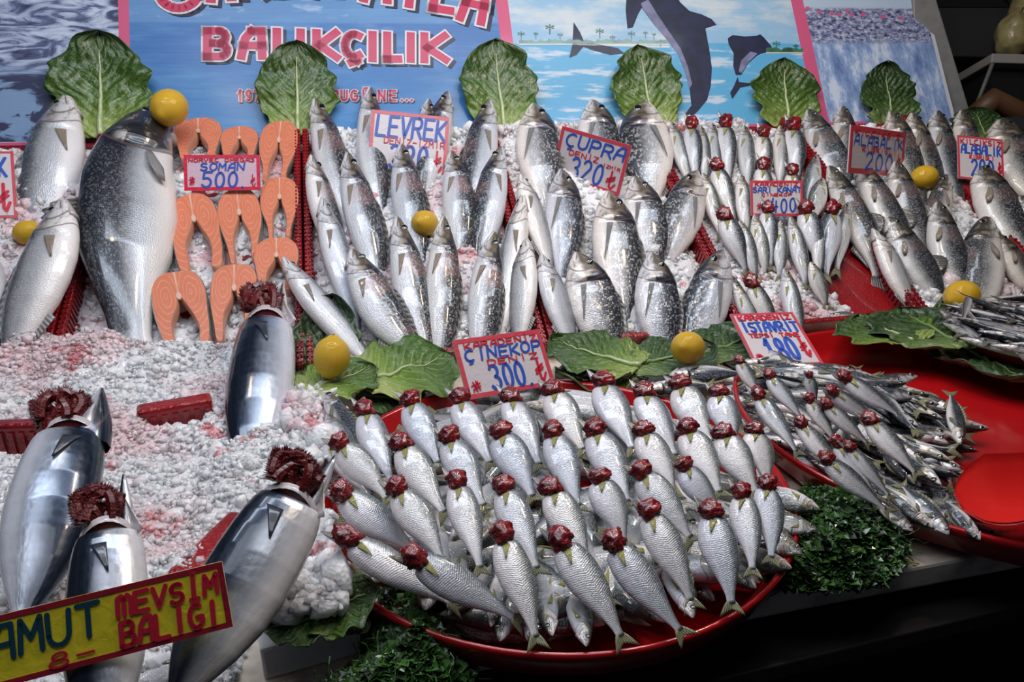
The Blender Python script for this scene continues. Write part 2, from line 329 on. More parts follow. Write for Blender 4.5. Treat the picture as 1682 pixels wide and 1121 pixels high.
def fin_mesh(what, kind, side, bh, bt, hi):
    key = (what, kind, side, bh, bt, hi)
    if key in cache: return cache[key]
    K = KIND[kind]; pr = K[0]; X, TP, BT, TH = [np.array(q) for q in PROF[pr]]; nr = 9 if hi else 5
    if what == 'tail_fin':
        h0 = np.interp(.87, X, TP); sp = .115 if pr == 'fusi' else (.10 if pr == 'cupra' else .078)
        rows = []
        for i in range(5):
            t = i / 4; row = []
            for j in range(nr):
                q = -1 + 2 * j / (nr - 1); z = q * (h0 + (sp - h0) * t ** .8)
                ln = .125 - (1 - abs(q)) * (.062 if pr != 'trout' else .02); x = .865 + t * ln
                row.append(xf(x, .006 * math.sin(3 * q + 2 * t), z, bh, bt))
            rows.append(row)
        me = sheet(rows, K[2], .0022)
    elif what == 'pectoral_fin':
        x0 = {'cupra': .275, 'fusi': .215, 'cut': .185}.get(pr, .262); zr = {'cut': -.006, 'fusi': .02}.get(pr, -.028)
        L, W = {'cupra': (.23, .036), 'fusi': (.11, .048), 'cut': (.115, .050), 'anch': (.06, .012)}.get(pr, (.115, .036))
        y0 = np.interp(x0, X, TH) * .97
        rows = []
        for i in range(6):
            t = i / 5; ww = W * ((1.05 - .95 * t) if pr in ('fusi', 'cupra', 'levrek', 'cut') else (.35 + 1.0 * t if t < .6 else .95 - (t - .6) * 1.3))
            row = []
            for j in range(5):
                q = -1 + 2 * j / 4; x = x0 + t * L; z = zr - t * .30 * L + q * ww * .5
                yy = np.interp(x, X, TH) * math.sqrt(max(0, 1 - (z / np.interp(x, X, BT)) ** 2)) + ((.002 + .006 * math.sin(t * 2.2)) if pr in ('fusi', 'levrek') else (.006 + .012 * math.sin(t * 2.2)))
                row.append(xf(x, side * yy, z, bh, bt))
            rows.append(row)
        me = sheet(rows, K[3], .0015)
    elif what == 'dorsal_fin':
        a, b, hgt = (.32, .72, .022) if pr not in ('trout',) else (.42, .56, .06)
        rows = []
        for i in range(4):
            row = []
            for j in range(12):
                t = j / 11; x = a + (b - a) * t; z = np.interp(x, X, TP) * .96 + (i / 3) * hgt * (math.sin(math.pi * min(1, t + .12)) ** .5) * (1 + .15 * (j % 2))
                row.append(xf(x + i * .012, side * .004 * i, z, bh, bt))
            rows.append(row)
        me = sheet(rows, K[2], .002)
    elif what == 'anal_fin':
        rows = []
        for i in range(3):
            row = []
            for j in range(7):
                t = j / 6; x = .62 + .16 * t; z = -np.interp(x, X, BT) * .95 - (i / 2) * .035 * (1 - t * .8)
                row.append(xf(x + i * .015, 0, z, bh, bt))
            rows.append(row)
        me = sheet(rows, K[2], .002)
    elif what == 'eye':
        ex, ez, er = K[4]; y0 = np.interp(ex, X, TH) * .90 * side
        vs, fs, fm = [], [], []; rg, sg = 6, 14
        for i in range(rg):
            a = (i / (rg - 1)) * math.pi / 2
            for j in range(sg):
                q = 2 * math.pi * j / sg; rr = er * math.cos(a) + 1e-4
                vs.append(xf(ex + rr * math.cos(q), y0 + side * math.sin(a) * er * .38, ez + rr * math.sin(q), bh, bt))
        for i in range(rg - 1):
            for j in range(sg): fs.append([i * sg + j, i * sg + (j + 1) % sg, (i + 1) * sg + (j + 1) % sg, (i + 1) * sg + j]); fm.append(1 if i >= 2 else 0)
        me = mesh('eye', vs, fs, [IRIS, PUPIL], fm)
    elif what == 'jaw':
        # lower jaw wedge hanging slightly open under the snout
        mb = []; fs = []; rg, sg = 7, 10
        for i in range(rg):
            t = i / (rg - 1); x = -.004 + t * .13; r1 = .005 + .024 * t ** .7; zc = -.012 - .048 * t
            for j in range(sg):
                q = 2 * math.pi * j / sg; mb.append(xf(x, math.cos(q) * r1 * .85, zc + math.sin(q) * r1 * .55, bh, bt))
        for i in range(rg - 1):
            for j in range(sg): fs.append([i * sg + j, i * sg + (j + 1) % sg, (i + 1) * sg + (j + 1) % sg, (i + 1) * sg + j])
        fs.append(list(range(sg))[::-1]); fs.append([(rg - 1) * sg + j for j in range(sg)])
        me = mesh('jaw', mb, fs, [JAWM])
    elif what == 'fin_spot':
        vs, fs = [], []; x0 = .180; 
        for j in range(8):
            q = 2 * math.pi * j / 8; x = x0 + .017 * math.cos(q); z = -.002 + .015 * math.sin(q)
            vs.append(xf(x, side * (np.interp(x, X, TH) * .99 + .007), z, bh, bt))
        vs.append(xf(x0, side * (np.interp(x0, X, TH) + .011), -.002, bh, bt))
        for j in range(8): fs.append([j, (j + 1) % 8, 8])
        me = mesh('fin_spot', vs, fs, [BLK])
    elif what == 'head':   # folded-back head of a fish whose gills are pulled out
        vs, fs, fa = [], [], []; rg, sg = 9, 12; big = pr == 'fusi'
        L0 = .27 if big else .235
        for i in range(rg):
            t = i / (rg - 1); x = (.20 if big else .165) - t * L0; r1 = ((.082 if side < 0 else .036) if big else .060) * (1 - t ** 1.7) + .006
            zc = ((.048 if side < 0 else -.058) if big else .010) - (-.01 if big else .088) * t; yc = side * ((.0 + .03 * t) if big else (-.02 + .075 * t))
            for j in range(sg):
                q = 2 * math.pi * j / sg; vs.append((x, yc + math.sin(q) * r1 * .55, zc + math.cos(q) * r1 * .8)); fa.append((.12 - .1 * t, math.cos(q), math.sin(q)))
        for i in range(rg - 1):
            for j in range(sg): fs.append([i * sg + j, i * sg + (j + 1) % sg, (i + 1) * sg + (j + 1) % sg, (i + 1) * sg + j])
        fs.append([(rg - 1) * sg + j for j in range(sg)])
        me = mesh('head', vs, fs, [M['bonito' if big else 'blue']], fa=fa)
    cache[key] = me; return me
def gill_mesh(side, var):
    key = ('gill', side, var)
    if key in cache: return cache[key]
    rr = random.Random(var + 40); vs, fs = [], []; rg, sg = 15, 26; off = Vector((rr.random() * 9, rr.random() * 9, 0))
    for i in range(rg):
        a = -math.pi / 2 + math.pi * i / (rg - 1)
        for j in range(sg):
            q = 2 * math.pi * j / sg; d = Vector((math.cos(a) * math.cos(q), math.cos(a) * math.sin(q), math.sin(a)))
            k = 1 + .48 * noise.noise(d * 1.7 + off) + .24 * noise.noise(d * 4.5 + off) + .07 * math.sin(9 * q + 3 * a)
            p = d * k
            vs.append((.080 + p.x * .092, side * (.050 + p.y * .050), .004 + p.z * .074))
    for i in range(rg - 1):
        for j in range(sg): fs.append([i * sg + j, i * sg + (j + 1) % sg, (i + 1) * sg + (j + 1) % sg, (i + 1) * sg + j])
    me = mesh('gills', vs, fs, [GILL]); cache[key] = me; return me
def comb_mesh(side, var):   # bonito gill arches with comb-like filaments
    key = ('comb', side, var)
    if key in cache: return cache[key]
    rr = random.Random(var); mb = MB()
    zc0 = .030 if side > 0 else -.040
    for k in range(5):
        tl = (-.9, -.45, 0, .45, .9)[k]; rad = (.060, .076, .084, .074, .058)[k]
        c = Vector((.098 - .004 * k, side * (.035 + .010 * (k % 3)), zc0 + (k - 2) * .014)); pts = []
        e1 = Vector((-1, side * .25, tl * .55)).normalized(); e2 = Vector((-tl * .4, side * (.55 if k % 2 else -.25), 1)).normalized()
        for i in range(15):
            q = -1.9 + 3.8 * i / 14; pts.append(c + e1 * math.cos(q) * rad + e2 * math.sin(q) * rad * .62 + Vector((0, side * .006 * math.sin(4 * q), 0)))
        mb.tube(pts, .017, 7)
        for i in range(120):
            t = i / 119 * 13.99; a = int(t); p = pts[a].lerp(pts[a + 1], t - a); d = (p - c).normalized()
            d = (d + Vector((rr.uniform(-.15, .15), rr.uniform(-.15, .15) + side * .2, rr.uniform(-.15, .15)))).normalized()
            s_ = (pts[a + 1] - pts[a]).normalized() * .0034; n_ = d.cross(s_).normalized() * .004; L = .026 + .008 * rr.random(); q0 = len(mb.v)
            mb.v += [p - s_ - n_, p + s_ - n_, p + s_ + n_, p - s_ + n_, p + d * L]
            mb.f += [[q0, q0 + 1, q0 + 4], [q0 + 1, q0 + 2, q0 + 4], [q0 + 2, q0 + 3, q0 + 4], [q0 + 3, q0, q0 + 4]]
    for i in range(3):   # folded red membranes inside the arches
        c = Vector((.115 - .02 * i, side * (.03 + .006 * i), zc0 + (i - 1) * .022)); mb.tube([c + Vector((.03, -side * .01, 0)), c, c + Vector((-.035, side * .012, .01 * (i - 1)))], [.022, .030, .010], 9)
    me = mesh('gills', mb.v, mb.f, [GILLD], smooth=False); cache[key] = me; return me
def throat_mesh(side, what):
    key = ('throat', side, what)
    if key in cache: return cache[key]
    vs, fs = [], []; sg = 24
    if what == 'gill_cavity':
        for i, (x, r) in enumerate(((.152, .080), (.130, .084), (.132, .074), (.17, .055), (.172, .001))):
            for j in range(sg):
                q = 2 * math.pi * j / sg; vs.append((x + .018 * math.cos(q * 2) * (1 if i < 3 else .3), side * .004 + math.sin(q) * r * .78, math.cos(q) * r))
        for i in range(4):
            for j in range(sg): fs.append([i * sg + j, i * sg + (j + 1) % sg, (i + 1) * sg + (j + 1) % sg, (i + 1) * sg + j])
        me = mesh(what, vs, fs, [MEMB, MEAT], [0 if i < 2 else 1 for i in range(4) for _ in range(sg)])
    else:   # bright gill cover flap on the belly side
        rows = []
        for i in range(7):
            t = i / 6; row = []
            for j in range(8):
                q = j / 7; x = .17 - t * .15; z = -.085 * (1 - t * .55) + (q - .5) * .05 * (1 - t * .6); y = side * (.055 - .085 * q) * (1 - .4 * t)
                row.append((x, y, z))
            rows.append(row)
        me = sheet(rows, MEMB, .003)
    cache[key] = me; return me
HEIGHT = {'levrek': .216, 'cupra': .324, 'trout': .206, 'fusi': .240, 'cut': .246, 'slim': .162, 'anch': .1}
FISHNAME = dict(levrek='sea_bass', white_bass='sea_bass', cupra='sea_bream', trout='trout', salmon='salmon', bonito='bonito', blue='bluefish', blue_cut='bluefish', scad='horse_mackerel', scad_cut='horse_mackerel', anchovy='anchovy')
def make_fish(kind, P0, P1, nrm, belly, width, label, group, roll=0, bh=0, bt=0, hi=True, gill=False, x0=0.0, x1=1.0, fins=True, thick=1.0, name=None):
    """P0 at local x=x0, P1 at local x=x1; belly 'L'/'R' as seen looking against nrm with the head up; width in metres"""
    X = (P1 - P0); Lg = X.length / (x1 - x0); X.normalize()
    Yv = (nrm - X * nrm.dot(X)).normalized(); Zr = X.cross(Yv)   # belly R: dorsal on the left
    side = 1
    if belly == 'L': Yv = -Yv; Zr = X.cross(Yv); side = -1
    if roll:
        q = Matrix.Rotation(R(roll) * side, 3, X); Yv = q @ Yv; Zr = q @ Zr
    K = KIND[kind]; pr = K[0]; zs = Lg if width is None else width / HEIGHT[pr]
    zs = min(max(zs, Lg * .55), Lg * 1.7); ys = (zs + Lg) * .5 * thick
    root = empty(name or FISHNAME[kind], P0 - X * Lg * x0, label, 'fish', group)
    frame(root, X, Yv, Zr, (Lg, ys, zs))
    obj('body', body_mesh(kind, bh, bt, hi), root)
    if fins: obj('tail_fin', fin_mesh('tail_fin', kind, side, bh, bt, hi), root)
    if K[3]: obj('pectoral_fin', fin_mesh('pectoral_fin', kind, side, bh, bt, hi), root)
    if hi and pr not in ('fusi', 'cut'):
        obj('dorsal_fin', fin_mesh('dorsal_fin', kind, side, bh, bt, hi), root)
        obj('anal_fin', fin_mesh('anal_fin', kind, side, bh, bt, hi), root)
        if pr != 'anch': obj('lower_jaw', fin_mesh('jaw', kind, side, bh, bt, hi), root)
    if K[4]: obj('eye', fin_mesh('eye', kind, side, bh, bt, hi), root)
    if pr == 'cut':
        obj('head', fin_mesh('head', kind, side, 0, 0, True), root)
        obj('gills', gill_mesh(side, rnd.randint(0, 5)), root)['label'] = 'dark red gills pulled out'
        obj('fin_spot', fin_mesh('fin_spot', kind, side, bh, bt, hi), root)
    if pr == 'fusi':
        obj('head', fin_mesh('head', kind, side, 0, 0, True), root)
        obj('gills', comb_mesh(side, rnd.randint(0, 9)), root)['label'] = 'dark red comb-like gills pulled out'
        obj('gill_cavity', throat_mesh(side, 'gill_cavity'), root)
        if side > 0: obj('gill_cover', throat_mesh(side, 'gill_cover'), root)
    return root
ORD = ['first', 'second', 'third', 'fourth', 'fifth', 'sixth', 'seventh', 'eighth', 'ninth', 'tenth', 'eleventh', 'twelfth', 'thirteenth']
def px_w(pl, x, y, wpx, lift):
    p = pl.hit(x, y, lift); return wpx * (p - CAM).dot(FWD) / FPX
def fish(kind, h, t, wpx, belly, label, group, pl=S, lh=.05, lt=.012, gill=False, **kw):
    P0 = pl.hit(*h, lh); P1 = kw.pop('tpl', pl).hit(*t, lt)
    mx, my = (h[0] * .6 + t[0] * .4), (h[1] * .6 + t[1] * .4)
    x0 = kw.pop('x0', .095 if gill else 0.0)
    # true width of an oblique fish: measured across the image, corrected for its slant
    a = pl.hit(mx, my, (lh + lt) / 2); dx, dy = t[0] - h[0], t[1] - h[1]; ln = math.hypot(dx, dy)
    e = pl.hit(mx - dy / ln * wpx / 2, my + dx / ln * wpx / 2, (lh + lt) / 2); f = pl.hit(mx + dy / ln * wpx / 2, my - dx / ln * wpx / 2, (lh + lt) / 2)
    wm = {'cupra': .97, 'trout': .94, 'blue_cut': .90}.get(kind, .90) * ((e - f).length * .5 + .5 * wpx * (a - CAM).dot(FWD) / FPX)
    vw = (CAM - a).normalized(); nn = (pl.n * .55 + vw * .45).normalized()
    return make_fish(kind, P0, P1, nn, belly, wm, label, group, x0=x0, **kw)

# ------------------------------------------------------------ surfaces: materials
RED = simple('red_plastic', (.42, .006, .008), .22, .6, bumps=(9, .12))
REDT = NT('red_tray_plastic'); _o = REDT.obj()
REDT.P(Base_Color=REDT.mix(REDT.step(REDT.noise(_o, 14, 4), .4, .65), (.30, .006, .010), (.17, .004, .007)), Roughness=.3, Coat_Weight=.5)
REDT.bump(REDT.vor(_o, 220), .5, .002); REDT = REDT.m
WHITE = simple('white_foam', (.92, .91, .88), .6, bumps=(120, .3), var=.1)
def ice_mat(name, tray_tint, amt):
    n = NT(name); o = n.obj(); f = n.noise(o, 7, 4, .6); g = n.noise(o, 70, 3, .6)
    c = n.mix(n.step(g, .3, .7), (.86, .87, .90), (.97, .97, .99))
    c = n.mix(n.math('MULTIPLY', n.step(f, .46, .66), amt), c, tray_tint)  # red tray glowing through translucent ice, painted into the colour as noise patches
    c = n.mix(n.math('MULTIPLY', n.step(n.noise(o, 11, 5, .7), .57, .66), .8), c, tuple(q * .75 if k else q * .85 for k, q in enumerate((tray_tint[0] * .9, tray_tint[1] * .25, tray_tint[2] * .27))))
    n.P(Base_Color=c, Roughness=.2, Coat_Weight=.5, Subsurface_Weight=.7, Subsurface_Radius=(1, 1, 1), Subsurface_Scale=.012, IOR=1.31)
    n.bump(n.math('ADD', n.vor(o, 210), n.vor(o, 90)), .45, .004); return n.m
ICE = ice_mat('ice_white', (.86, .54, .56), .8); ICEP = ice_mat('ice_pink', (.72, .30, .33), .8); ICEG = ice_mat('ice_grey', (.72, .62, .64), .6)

# ------------------------------------------------------------ room shell
def quad(name, pts, mat, parent=None):
    return obj(name, mesh(name, pts, [[0, 1, 2, 3]], [mat], smooth=False), parent)
DARK = simple('dark_paint', (.022, .022, .025), .6, var=.4); FLOORM = simple('wet_dark_floor', (.03, .03, .035), .35, var=.5)
struct(quad('floor', [Vector((-3, -1.5, 0)), Vector((3.5, -1.5, 0)), Vector((3.5, 4, 0)), Vector((-3, 4, 0))], FLOORM))
struct(quad('wall_back', [Vector((-3, 3.6, 0)), Vector((3.5, 3.6, 0)), Vector((3.5, 3.6, 3.2)), Vector((-3, 3.6, 3.2))], DARK))
struct(quad('wall_right', [Vector((3.3, 4, 0)), Vector((3.3, -1.5, 0)), Vector((3.3, -1.5, 3.2)), Vector((3.3, 4, 3.2))], DARK))

# ------------------------------------------------------------ counter
STONE = simple('pale_counter_stone', (.74, .64, .52), .4, .2, var=.45, bumps=(60, .3)); BLACKP = simple('black_front_panel', (.006, .006, .009), .6)
cnt = empty('display_counter', V * 1.0, 'long market counter with pale stone top and black front under the fish trays', 'counter')
def loc(o, parent):   # child built in world space under an unrotated empty
    o.location = -parent.location; return o
ea, eb = T.hit(600, 1100), T.hit(1555, 923); ed = (eb - ea).normalized(); en = Vector((-ed.y, ed.x, 0))
L0 = ea - ed * 1.6; L1 = eb + ed * 1.3
top = MB(); top.prism([L0, L1, L1 + en * .9, L0 + en * .9], -Z, .03)
for f in top.f: f.reverse()
loc(top.build('counter_top', STONE, cnt, bevel=.004), cnt)
fp = MB(); fp.box(L0 + en * .05 - Z * .80, ed * (L1 - L0).length, en * .03, Z * .768); loc(fp.build('front_panel', BLACKP, cnt), cnt)
g1, g2 = Pl(Z * .79, Z).hit(1240, 1103), Pl(Z * .79, Z).hit(1575, 1020)
gd = (g2 - g1).normalized(); gn = Vector((-gd.y, gd.x, 0)); lg = MB(); lg.box(g1 - gd * 1.2 - Z * .02, gd * 3.0, gn * .16, Z * .02)
loc(lg.build('ledge', simple('dark_steel_ledge', (.045, .04, .04), .35, metal=.4), cnt, bevel=.002), cnt)
bk = MB(); bk.box(C0 - U * 1.7 - D * .0 - N * .03, U * 3.6, D * SLEN, N * .012)
loc(bk.build('sloped_board', DARK, cnt), cnt)

# ------------------------------------------------------------ sloped red trays
def tray_u(px, py): return s_uv(S.hit(px, py, .03))[0]
uu = [tray_u(-190, 450), tray_u(116, 450), tray_u(498, 400), tray_u(858, 410), tray_u(1152, 390), tray_u(1456, 430), tray_u(1735, 470)]
TR = [('red plastic tray holding the two large pale sea bass and a lemon', 0), ('red plastic tray holding the whole salmon and salmon steaks', 1), ('red plastic tray under the sea bass beside the salmon steaks', 2),
      ('red plastic tray under the sea bream in the middle', 3), ('red plastic tray under the small silver fish, its right part bare', 4), ('red plastic tray of ice under the trout', 5)]
def build_tray(u0, u1, s0, s1, label, O=C0, a=U, b=D, n=N, h=.035, ribs=True):
    o = empty('fish_tray', O + a * (u0 + u1) / 2 + b * s0, label, 'tray', 'red trays'); t = .012
    m = MB(); m.box(O + a * u0 + b * s0, a * (u1 - u0), b * (s1 - s0), -n * .008); loc(m.build('tray_base', REDT, o), o)
    for nm, p, ax, bx in (('left', u0, t, None), ('right', u1 - t, t, None)):
        m = MB(); m.box(O + a * p + b * s0, a * ax, b * (s1 - s0), n * h)
        loc(m.build('tray_wall', REDT, o, bevel=.003), o)
        if ribs:
            m = MB(); k = int((s1 - s0) / .011)
            for i in range(k):
                for r_ in (.0015, .0075): m.box(O + a * (p + r_) + b * (s0 + .003 + i * .011) + n * h, a * .003, b * .005, n * .0022)
                m.box(O + a * (p + (t if nm == 'left' else -.002)) + b * (s0 + .003 + i * .011), a * .002, b * .005, n * h * .85)
            x = loc(m.build('tray_rib', REDT, o), o); x['kind'] = 'stuff'
    for sv in (s0, s1 - t):
        m = MB(); m.box(O + a * (u0 + t) + b * sv, a * (u1 - u0 - 2 * t), b * t, n * (h if sv == s0 else .012)); loc(m.build('tray_wall', REDT, o, bevel=.003), o)
    return o
for lb, i in TR: build_tray(uu[i] + .002, uu[i + 1] - .002, .0, SLEN - .055, lb)

# ------------------------------------------------------------ ice beds
ICO_V = []; 
_t = (1 + 5 ** .5) / 2
ICO_V = np.array([(-1, _t, 0), (1, _t, 0), (-1, -_t, 0), (1, -_t, 0), (0, -1, _t), (0, 1, _t), (0, -1, -_t), (0, 1, -_t), (_t, 0, -1), (_t, 0, 1), (-_t, 0, -1), (-_t, 0, 1)]) / 1.9
ICO_F = np.array([(0, 11, 5), (0, 5, 1), (0, 1, 7), (0, 7, 10), (0, 10, 11), (1, 5, 9), (5, 11, 4), (11, 10, 2), (10, 7, 6), (7, 1, 8), (3, 9, 4), (3, 4, 2), (3, 2, 6), (3, 6, 8), (3, 8, 9), (4, 9, 5), (2, 4, 11), (6, 2, 10), (8, 6, 7), (9, 8, 1)])
rg_ = np.random.default_rng(5)
def chunks(name, pts, size, mat, parent=None):
    n = len(pts)
    if not n: return
    P = np.array([tuple(p) for p in pts]); sc = size * np.exp(rg_.normal(0, .45, (n, 1, 1))) * rg_.uniform(.6, 1.2, (n, 1, 3))
    A = rg_.normal(size=(n, 3, 3)); Q, _ = np.linalg.qr(A)
    v = (ICO_V[None] * rg_.uniform(.65, 1.25, (n, 12, 1))) * sc; v = np.einsum('nij,nkj->nki', Q, v) + P[:, None, :]
    f = (ICO_F[None] + (np.arange(n) * 12)[:, None, None]).reshape(-1, 3)
    me = bpy.data.meshes.new(name); nv = n * 12; nf = len(f)
    me.vertices.add(nv); me.vertices.foreach_set('co', v.reshape(-1)); me.loops.add(nf * 3); me.loops.foreach_set('vertex_index', f.reshape(-1))
    me.polygons.add(nf); me.polygons.foreach_set('loop_start', np.arange(nf) * 3); me.polygons.foreach_set('loop_total', np.full(nf, 3)); me.update(calc_edges=True)
    me.materials.append(mat); o = obj(name, me, parent); o['kind'] = 'stuff'; return o
def inpoly(x, y, P):
    c = False; j = len(P) - 1
    for i in range(len(P)):
        if (P[i][1] > y) != (P[j][1] > y) and x < (P[j][0] - P[i][0]) * (y - P[i][1]) / (P[j][1] - P[i][1]) + P[i][0]: c = not c
        j = i
    return c
def edge_d(x, y, P):
    b = 9
    for i in range(len(P)):
        x1, y1 = P[i - 1]; x2, y2 = P[i]; dx, dy = x2 - x1, y2 - y1; t = max(0, min(1, ((x - x1) * dx + (y - y1) * dy) / (dx * dx + dy * dy + 1e-12)))
        b = min(b, math.hypot(x - x1 - t * dx, y - y1 - t * dy))
    return b
def icebed(label, O, a, b, n, poly, hf, mat, count, size, holes=(), cell=.008, fall=.03):
    xs = [p[0] for p in poly]; ys = [p[1] for p in poly]; x0, x1, y0, y1 = min(xs), max(xs), min(ys), max(ys)
    nx, ny = int((x1 - x0) / cell) + 2, int((y1 - y0) / cell) + 2; vs = []; H = {}
    def height(x, y):
        if not inpoly(x, y, poly): return -.012
        h = hf(x, y) * min(1, edge_d(x, y, poly) / fall)
        for q in holes:
            if inpoly(x, y, q): h -= .05 * min(1, edge_d(x, y, q) / .02)
        return h
    for j in range(ny):
        for i in range(nx):
            x, y = x0 + i * cell, y0 + j * cell; h = height(x, y)
            h += .006 * noise.noise(Vector((x * 60, y * 60, 3))) + .003 * noise.noise(Vector((x * 160, y * 160, 7))) if h > 0 else 0
            H[i, j] = h; vs.append(O + a * x + b * y + n * h)
    fs = []
    for j in range(ny - 1):
        for i in range(nx - 1):
            if max(H[i, j], H[i + 1, j], H[i, j + 1], H[i + 1, j + 1]) > -.011: q = j * nx + i; fs.append([q, q + 1, q + nx + 1, q + nx])
    root = empty('crushed_ice', O + a * (x0 + x1) / 2 + b * (y0 + y1) / 2, label, 'ice'); root['kind'] = 'stuff'
    me = mesh('ice_bed', vs, fs, [mat]); o = loc(obj('ice_bed', me, root), root); o['kind'] = 'stuff'
    pts = []; g = random.Random(11)
    while len(pts) < count:
        x, y = g.uniform(x0, x1), g.uniform(y0, y1); h = height(x, y)
        if h > .003 or (h > -.01 and g.random() < .12): pts.append(O + a * x + b * y + n * (max(h, .002) + g.uniform(-.003, .0012)))
        elif g.random() < .002: count -= 1
    o = chunks('ice_chunk', pts, size, mat, root)
    if o: loc(o, root)
    return root
def nz(x, y, k=9, s=0): return noise.noise(Vector((x * k, y * k, s)))
def tp(px, py): return t_uv(T.hit(px, py, .04))
def sp(px, py): return s_uv(S.hit(px, py, .01))
top_s = SLEN - .06
def rect(i, s0=.015, s1=top_s): return [(uu[i] + .013, s0), (uu[i + 1] - .013, s0), (uu[i + 1] - .013, s1), (uu[i] + .013, s1)]
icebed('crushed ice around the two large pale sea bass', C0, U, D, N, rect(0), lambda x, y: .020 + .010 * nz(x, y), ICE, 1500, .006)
icebed('pink-tinted ice under the salmon and its steaks', C0, U, D, N, rect(1), lambda x, y: .008 + .016 * nz(x, y, 12, 4), ICEP, 1800, .005)
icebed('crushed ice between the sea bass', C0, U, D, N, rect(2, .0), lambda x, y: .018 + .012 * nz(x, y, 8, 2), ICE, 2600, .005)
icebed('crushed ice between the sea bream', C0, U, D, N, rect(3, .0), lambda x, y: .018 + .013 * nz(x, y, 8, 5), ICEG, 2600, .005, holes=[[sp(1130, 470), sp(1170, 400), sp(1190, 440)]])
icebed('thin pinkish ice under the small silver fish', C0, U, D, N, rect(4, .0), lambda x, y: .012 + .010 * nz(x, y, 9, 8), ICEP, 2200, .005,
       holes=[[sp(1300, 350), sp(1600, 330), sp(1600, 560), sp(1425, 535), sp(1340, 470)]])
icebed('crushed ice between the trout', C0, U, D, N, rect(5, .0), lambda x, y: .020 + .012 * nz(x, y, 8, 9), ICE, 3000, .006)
# behind the trays, at the foot of the banner
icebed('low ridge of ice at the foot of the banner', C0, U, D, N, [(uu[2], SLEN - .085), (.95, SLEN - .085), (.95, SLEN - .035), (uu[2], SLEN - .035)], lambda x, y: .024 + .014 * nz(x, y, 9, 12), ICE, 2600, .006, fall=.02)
LP = [tp(-120, 640), tp(60, 585), tp(250, 580), tp(400, 575), tp(478, 620), tp(545, 680), tp(535, 800), tp(560, 900), tp(540, 960), tp(440, 960), tp(400, 1000), tp(340, 1200), tp(-150, 1250)]
HOLE = [[tp(-60, 690), tp(92, 695), tp(96, 730), tp(-60, 745)], [tp(225, 680), tp(345, 655), tp(340, 690), tp(240, 705)], [tp(330, 935), tp(400, 850), tp(420, 880), tp(352, 945)]]
def lowh(x, y): 
    return .044 + .026 * nz(x, y, 6, 1) + .016 * nz(x, y, 16, 2) + .006 * nz(x, y, 40, 3) + max(0, (y - 1.10)) * .35
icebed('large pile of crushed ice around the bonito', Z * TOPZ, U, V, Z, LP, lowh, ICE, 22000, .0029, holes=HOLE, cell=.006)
ICEZ = Pl(Z * (TOPZ + .0), Z)
# red tray rims showing through the pile
def bar(px1, px2, hgt, wid, label, lift=.0):
    p, q = T.hit(*px1, lift), T.hit(*px2, lift); d = (q - p); n_ = Vector((-d.y, d.x, 0)).normalized()
    m = MB(); c = (p + q) / 2; root = empty('tray_rim', Vector((c.x, c.y, TOPZ)), label, 'tray')
    m.box(Vector((p.x, p.y, TOPZ)), Vector((d.x, d.y, 0)), n_ * wid, Z * hgt); loc(m.build('rim_wall', REDT, root, bevel=.005), root)
    m = MB(); k = int(d.length / .012)
    for i in range(k): m.box(Vector((p.x, p.y, TOPZ + .01)) + Vector((d.x, d.y, 0)) * ((i + .2) / k) - n_ * .003, Vector((d.x, d.y, 0)) * (.5 / k), n_ * .003, Z * (hgt - .02))
    x = loc(m.build('rim_rib', REDT, root), root); x['kind'] = 'stuff'
bar((-80, 712), (96, 706), .058, .022, 'red tray rim showing through ice behind the left bonito', .05)
bar((225, 690), (350, 668), .060, .03, 'red tray rim showing through ice below the salmon steaks', .05)
bar((318, 955), (420, 850), .055, .03, 'red tray rim showing through ice beside the large silver bonito', .05)

# ------------------------------------------------------------ banner
def bpnt(px, py, lift=0.0): return B.hit(px, py, lift)
def print_mat(name, fn, rough=.4):
    n = NT(name); o = n.obj(); x = n.xyz(o); c = fn(n, o, x)
    lines = n.math('SINE', n.math('MULTIPLY', x[1], 1900.0))
    n.P(Base_Color=c, Roughness=rough, Coat_Weight=.2, Coat_Roughness=.2, Specular_IOR_Level=.4)
    n.bump(n.math('ADD', lines, n.math('MULTIPLY', n.noise(n.vmul(o, (3, 60, 1)), 1.0, 2), 3.0)), .18, .0012); return n.m
def sea_c(n, o, x):
    c = n.mix(n.step(x[1], b_y(42), b_y(36)), (.05, .17, .46), (.12, .28, .56))
    c = n.mix(n.step(x[1], b_y(60), b_y(200)), c, (.045, .22, .52))
    c = n.mix(n.math('MULTIPLY', n.step(n.noise(n.vmul(o, (5, 26, 1)), 1.0, 5, .6), .42, .75), .5), c, (.16, .38, .66))
    cl = n.math('MULTIPLY', n.step(n.noise(n.vmul(o, (9, 22, 1)), 1.0, 5, .6), .56, .72), n.step(x[1], b_y(55), b_y(25)))
    return n.mix(n.math('MULTIPLY', cl, .6), c, (.55, .66, .82))
def isl_c(n, o, x):
    sky = n.mix(n.step(n.noise(n.vmul(o, (6, 16, 1)), 1.0, 5, .6), .42, .66), (.30, .52, .74), (.60, .68, .74))
    wat = n.mix(n.step(n.noise(n.vmul(o, (4, 20, 1)), 2.0, 5, .6), .50, .62), (.12, .42, .70), (.55, .66, .78))
    return n.mix(n.step(x[1], b_y(74), b_y(70)), wat, sky)
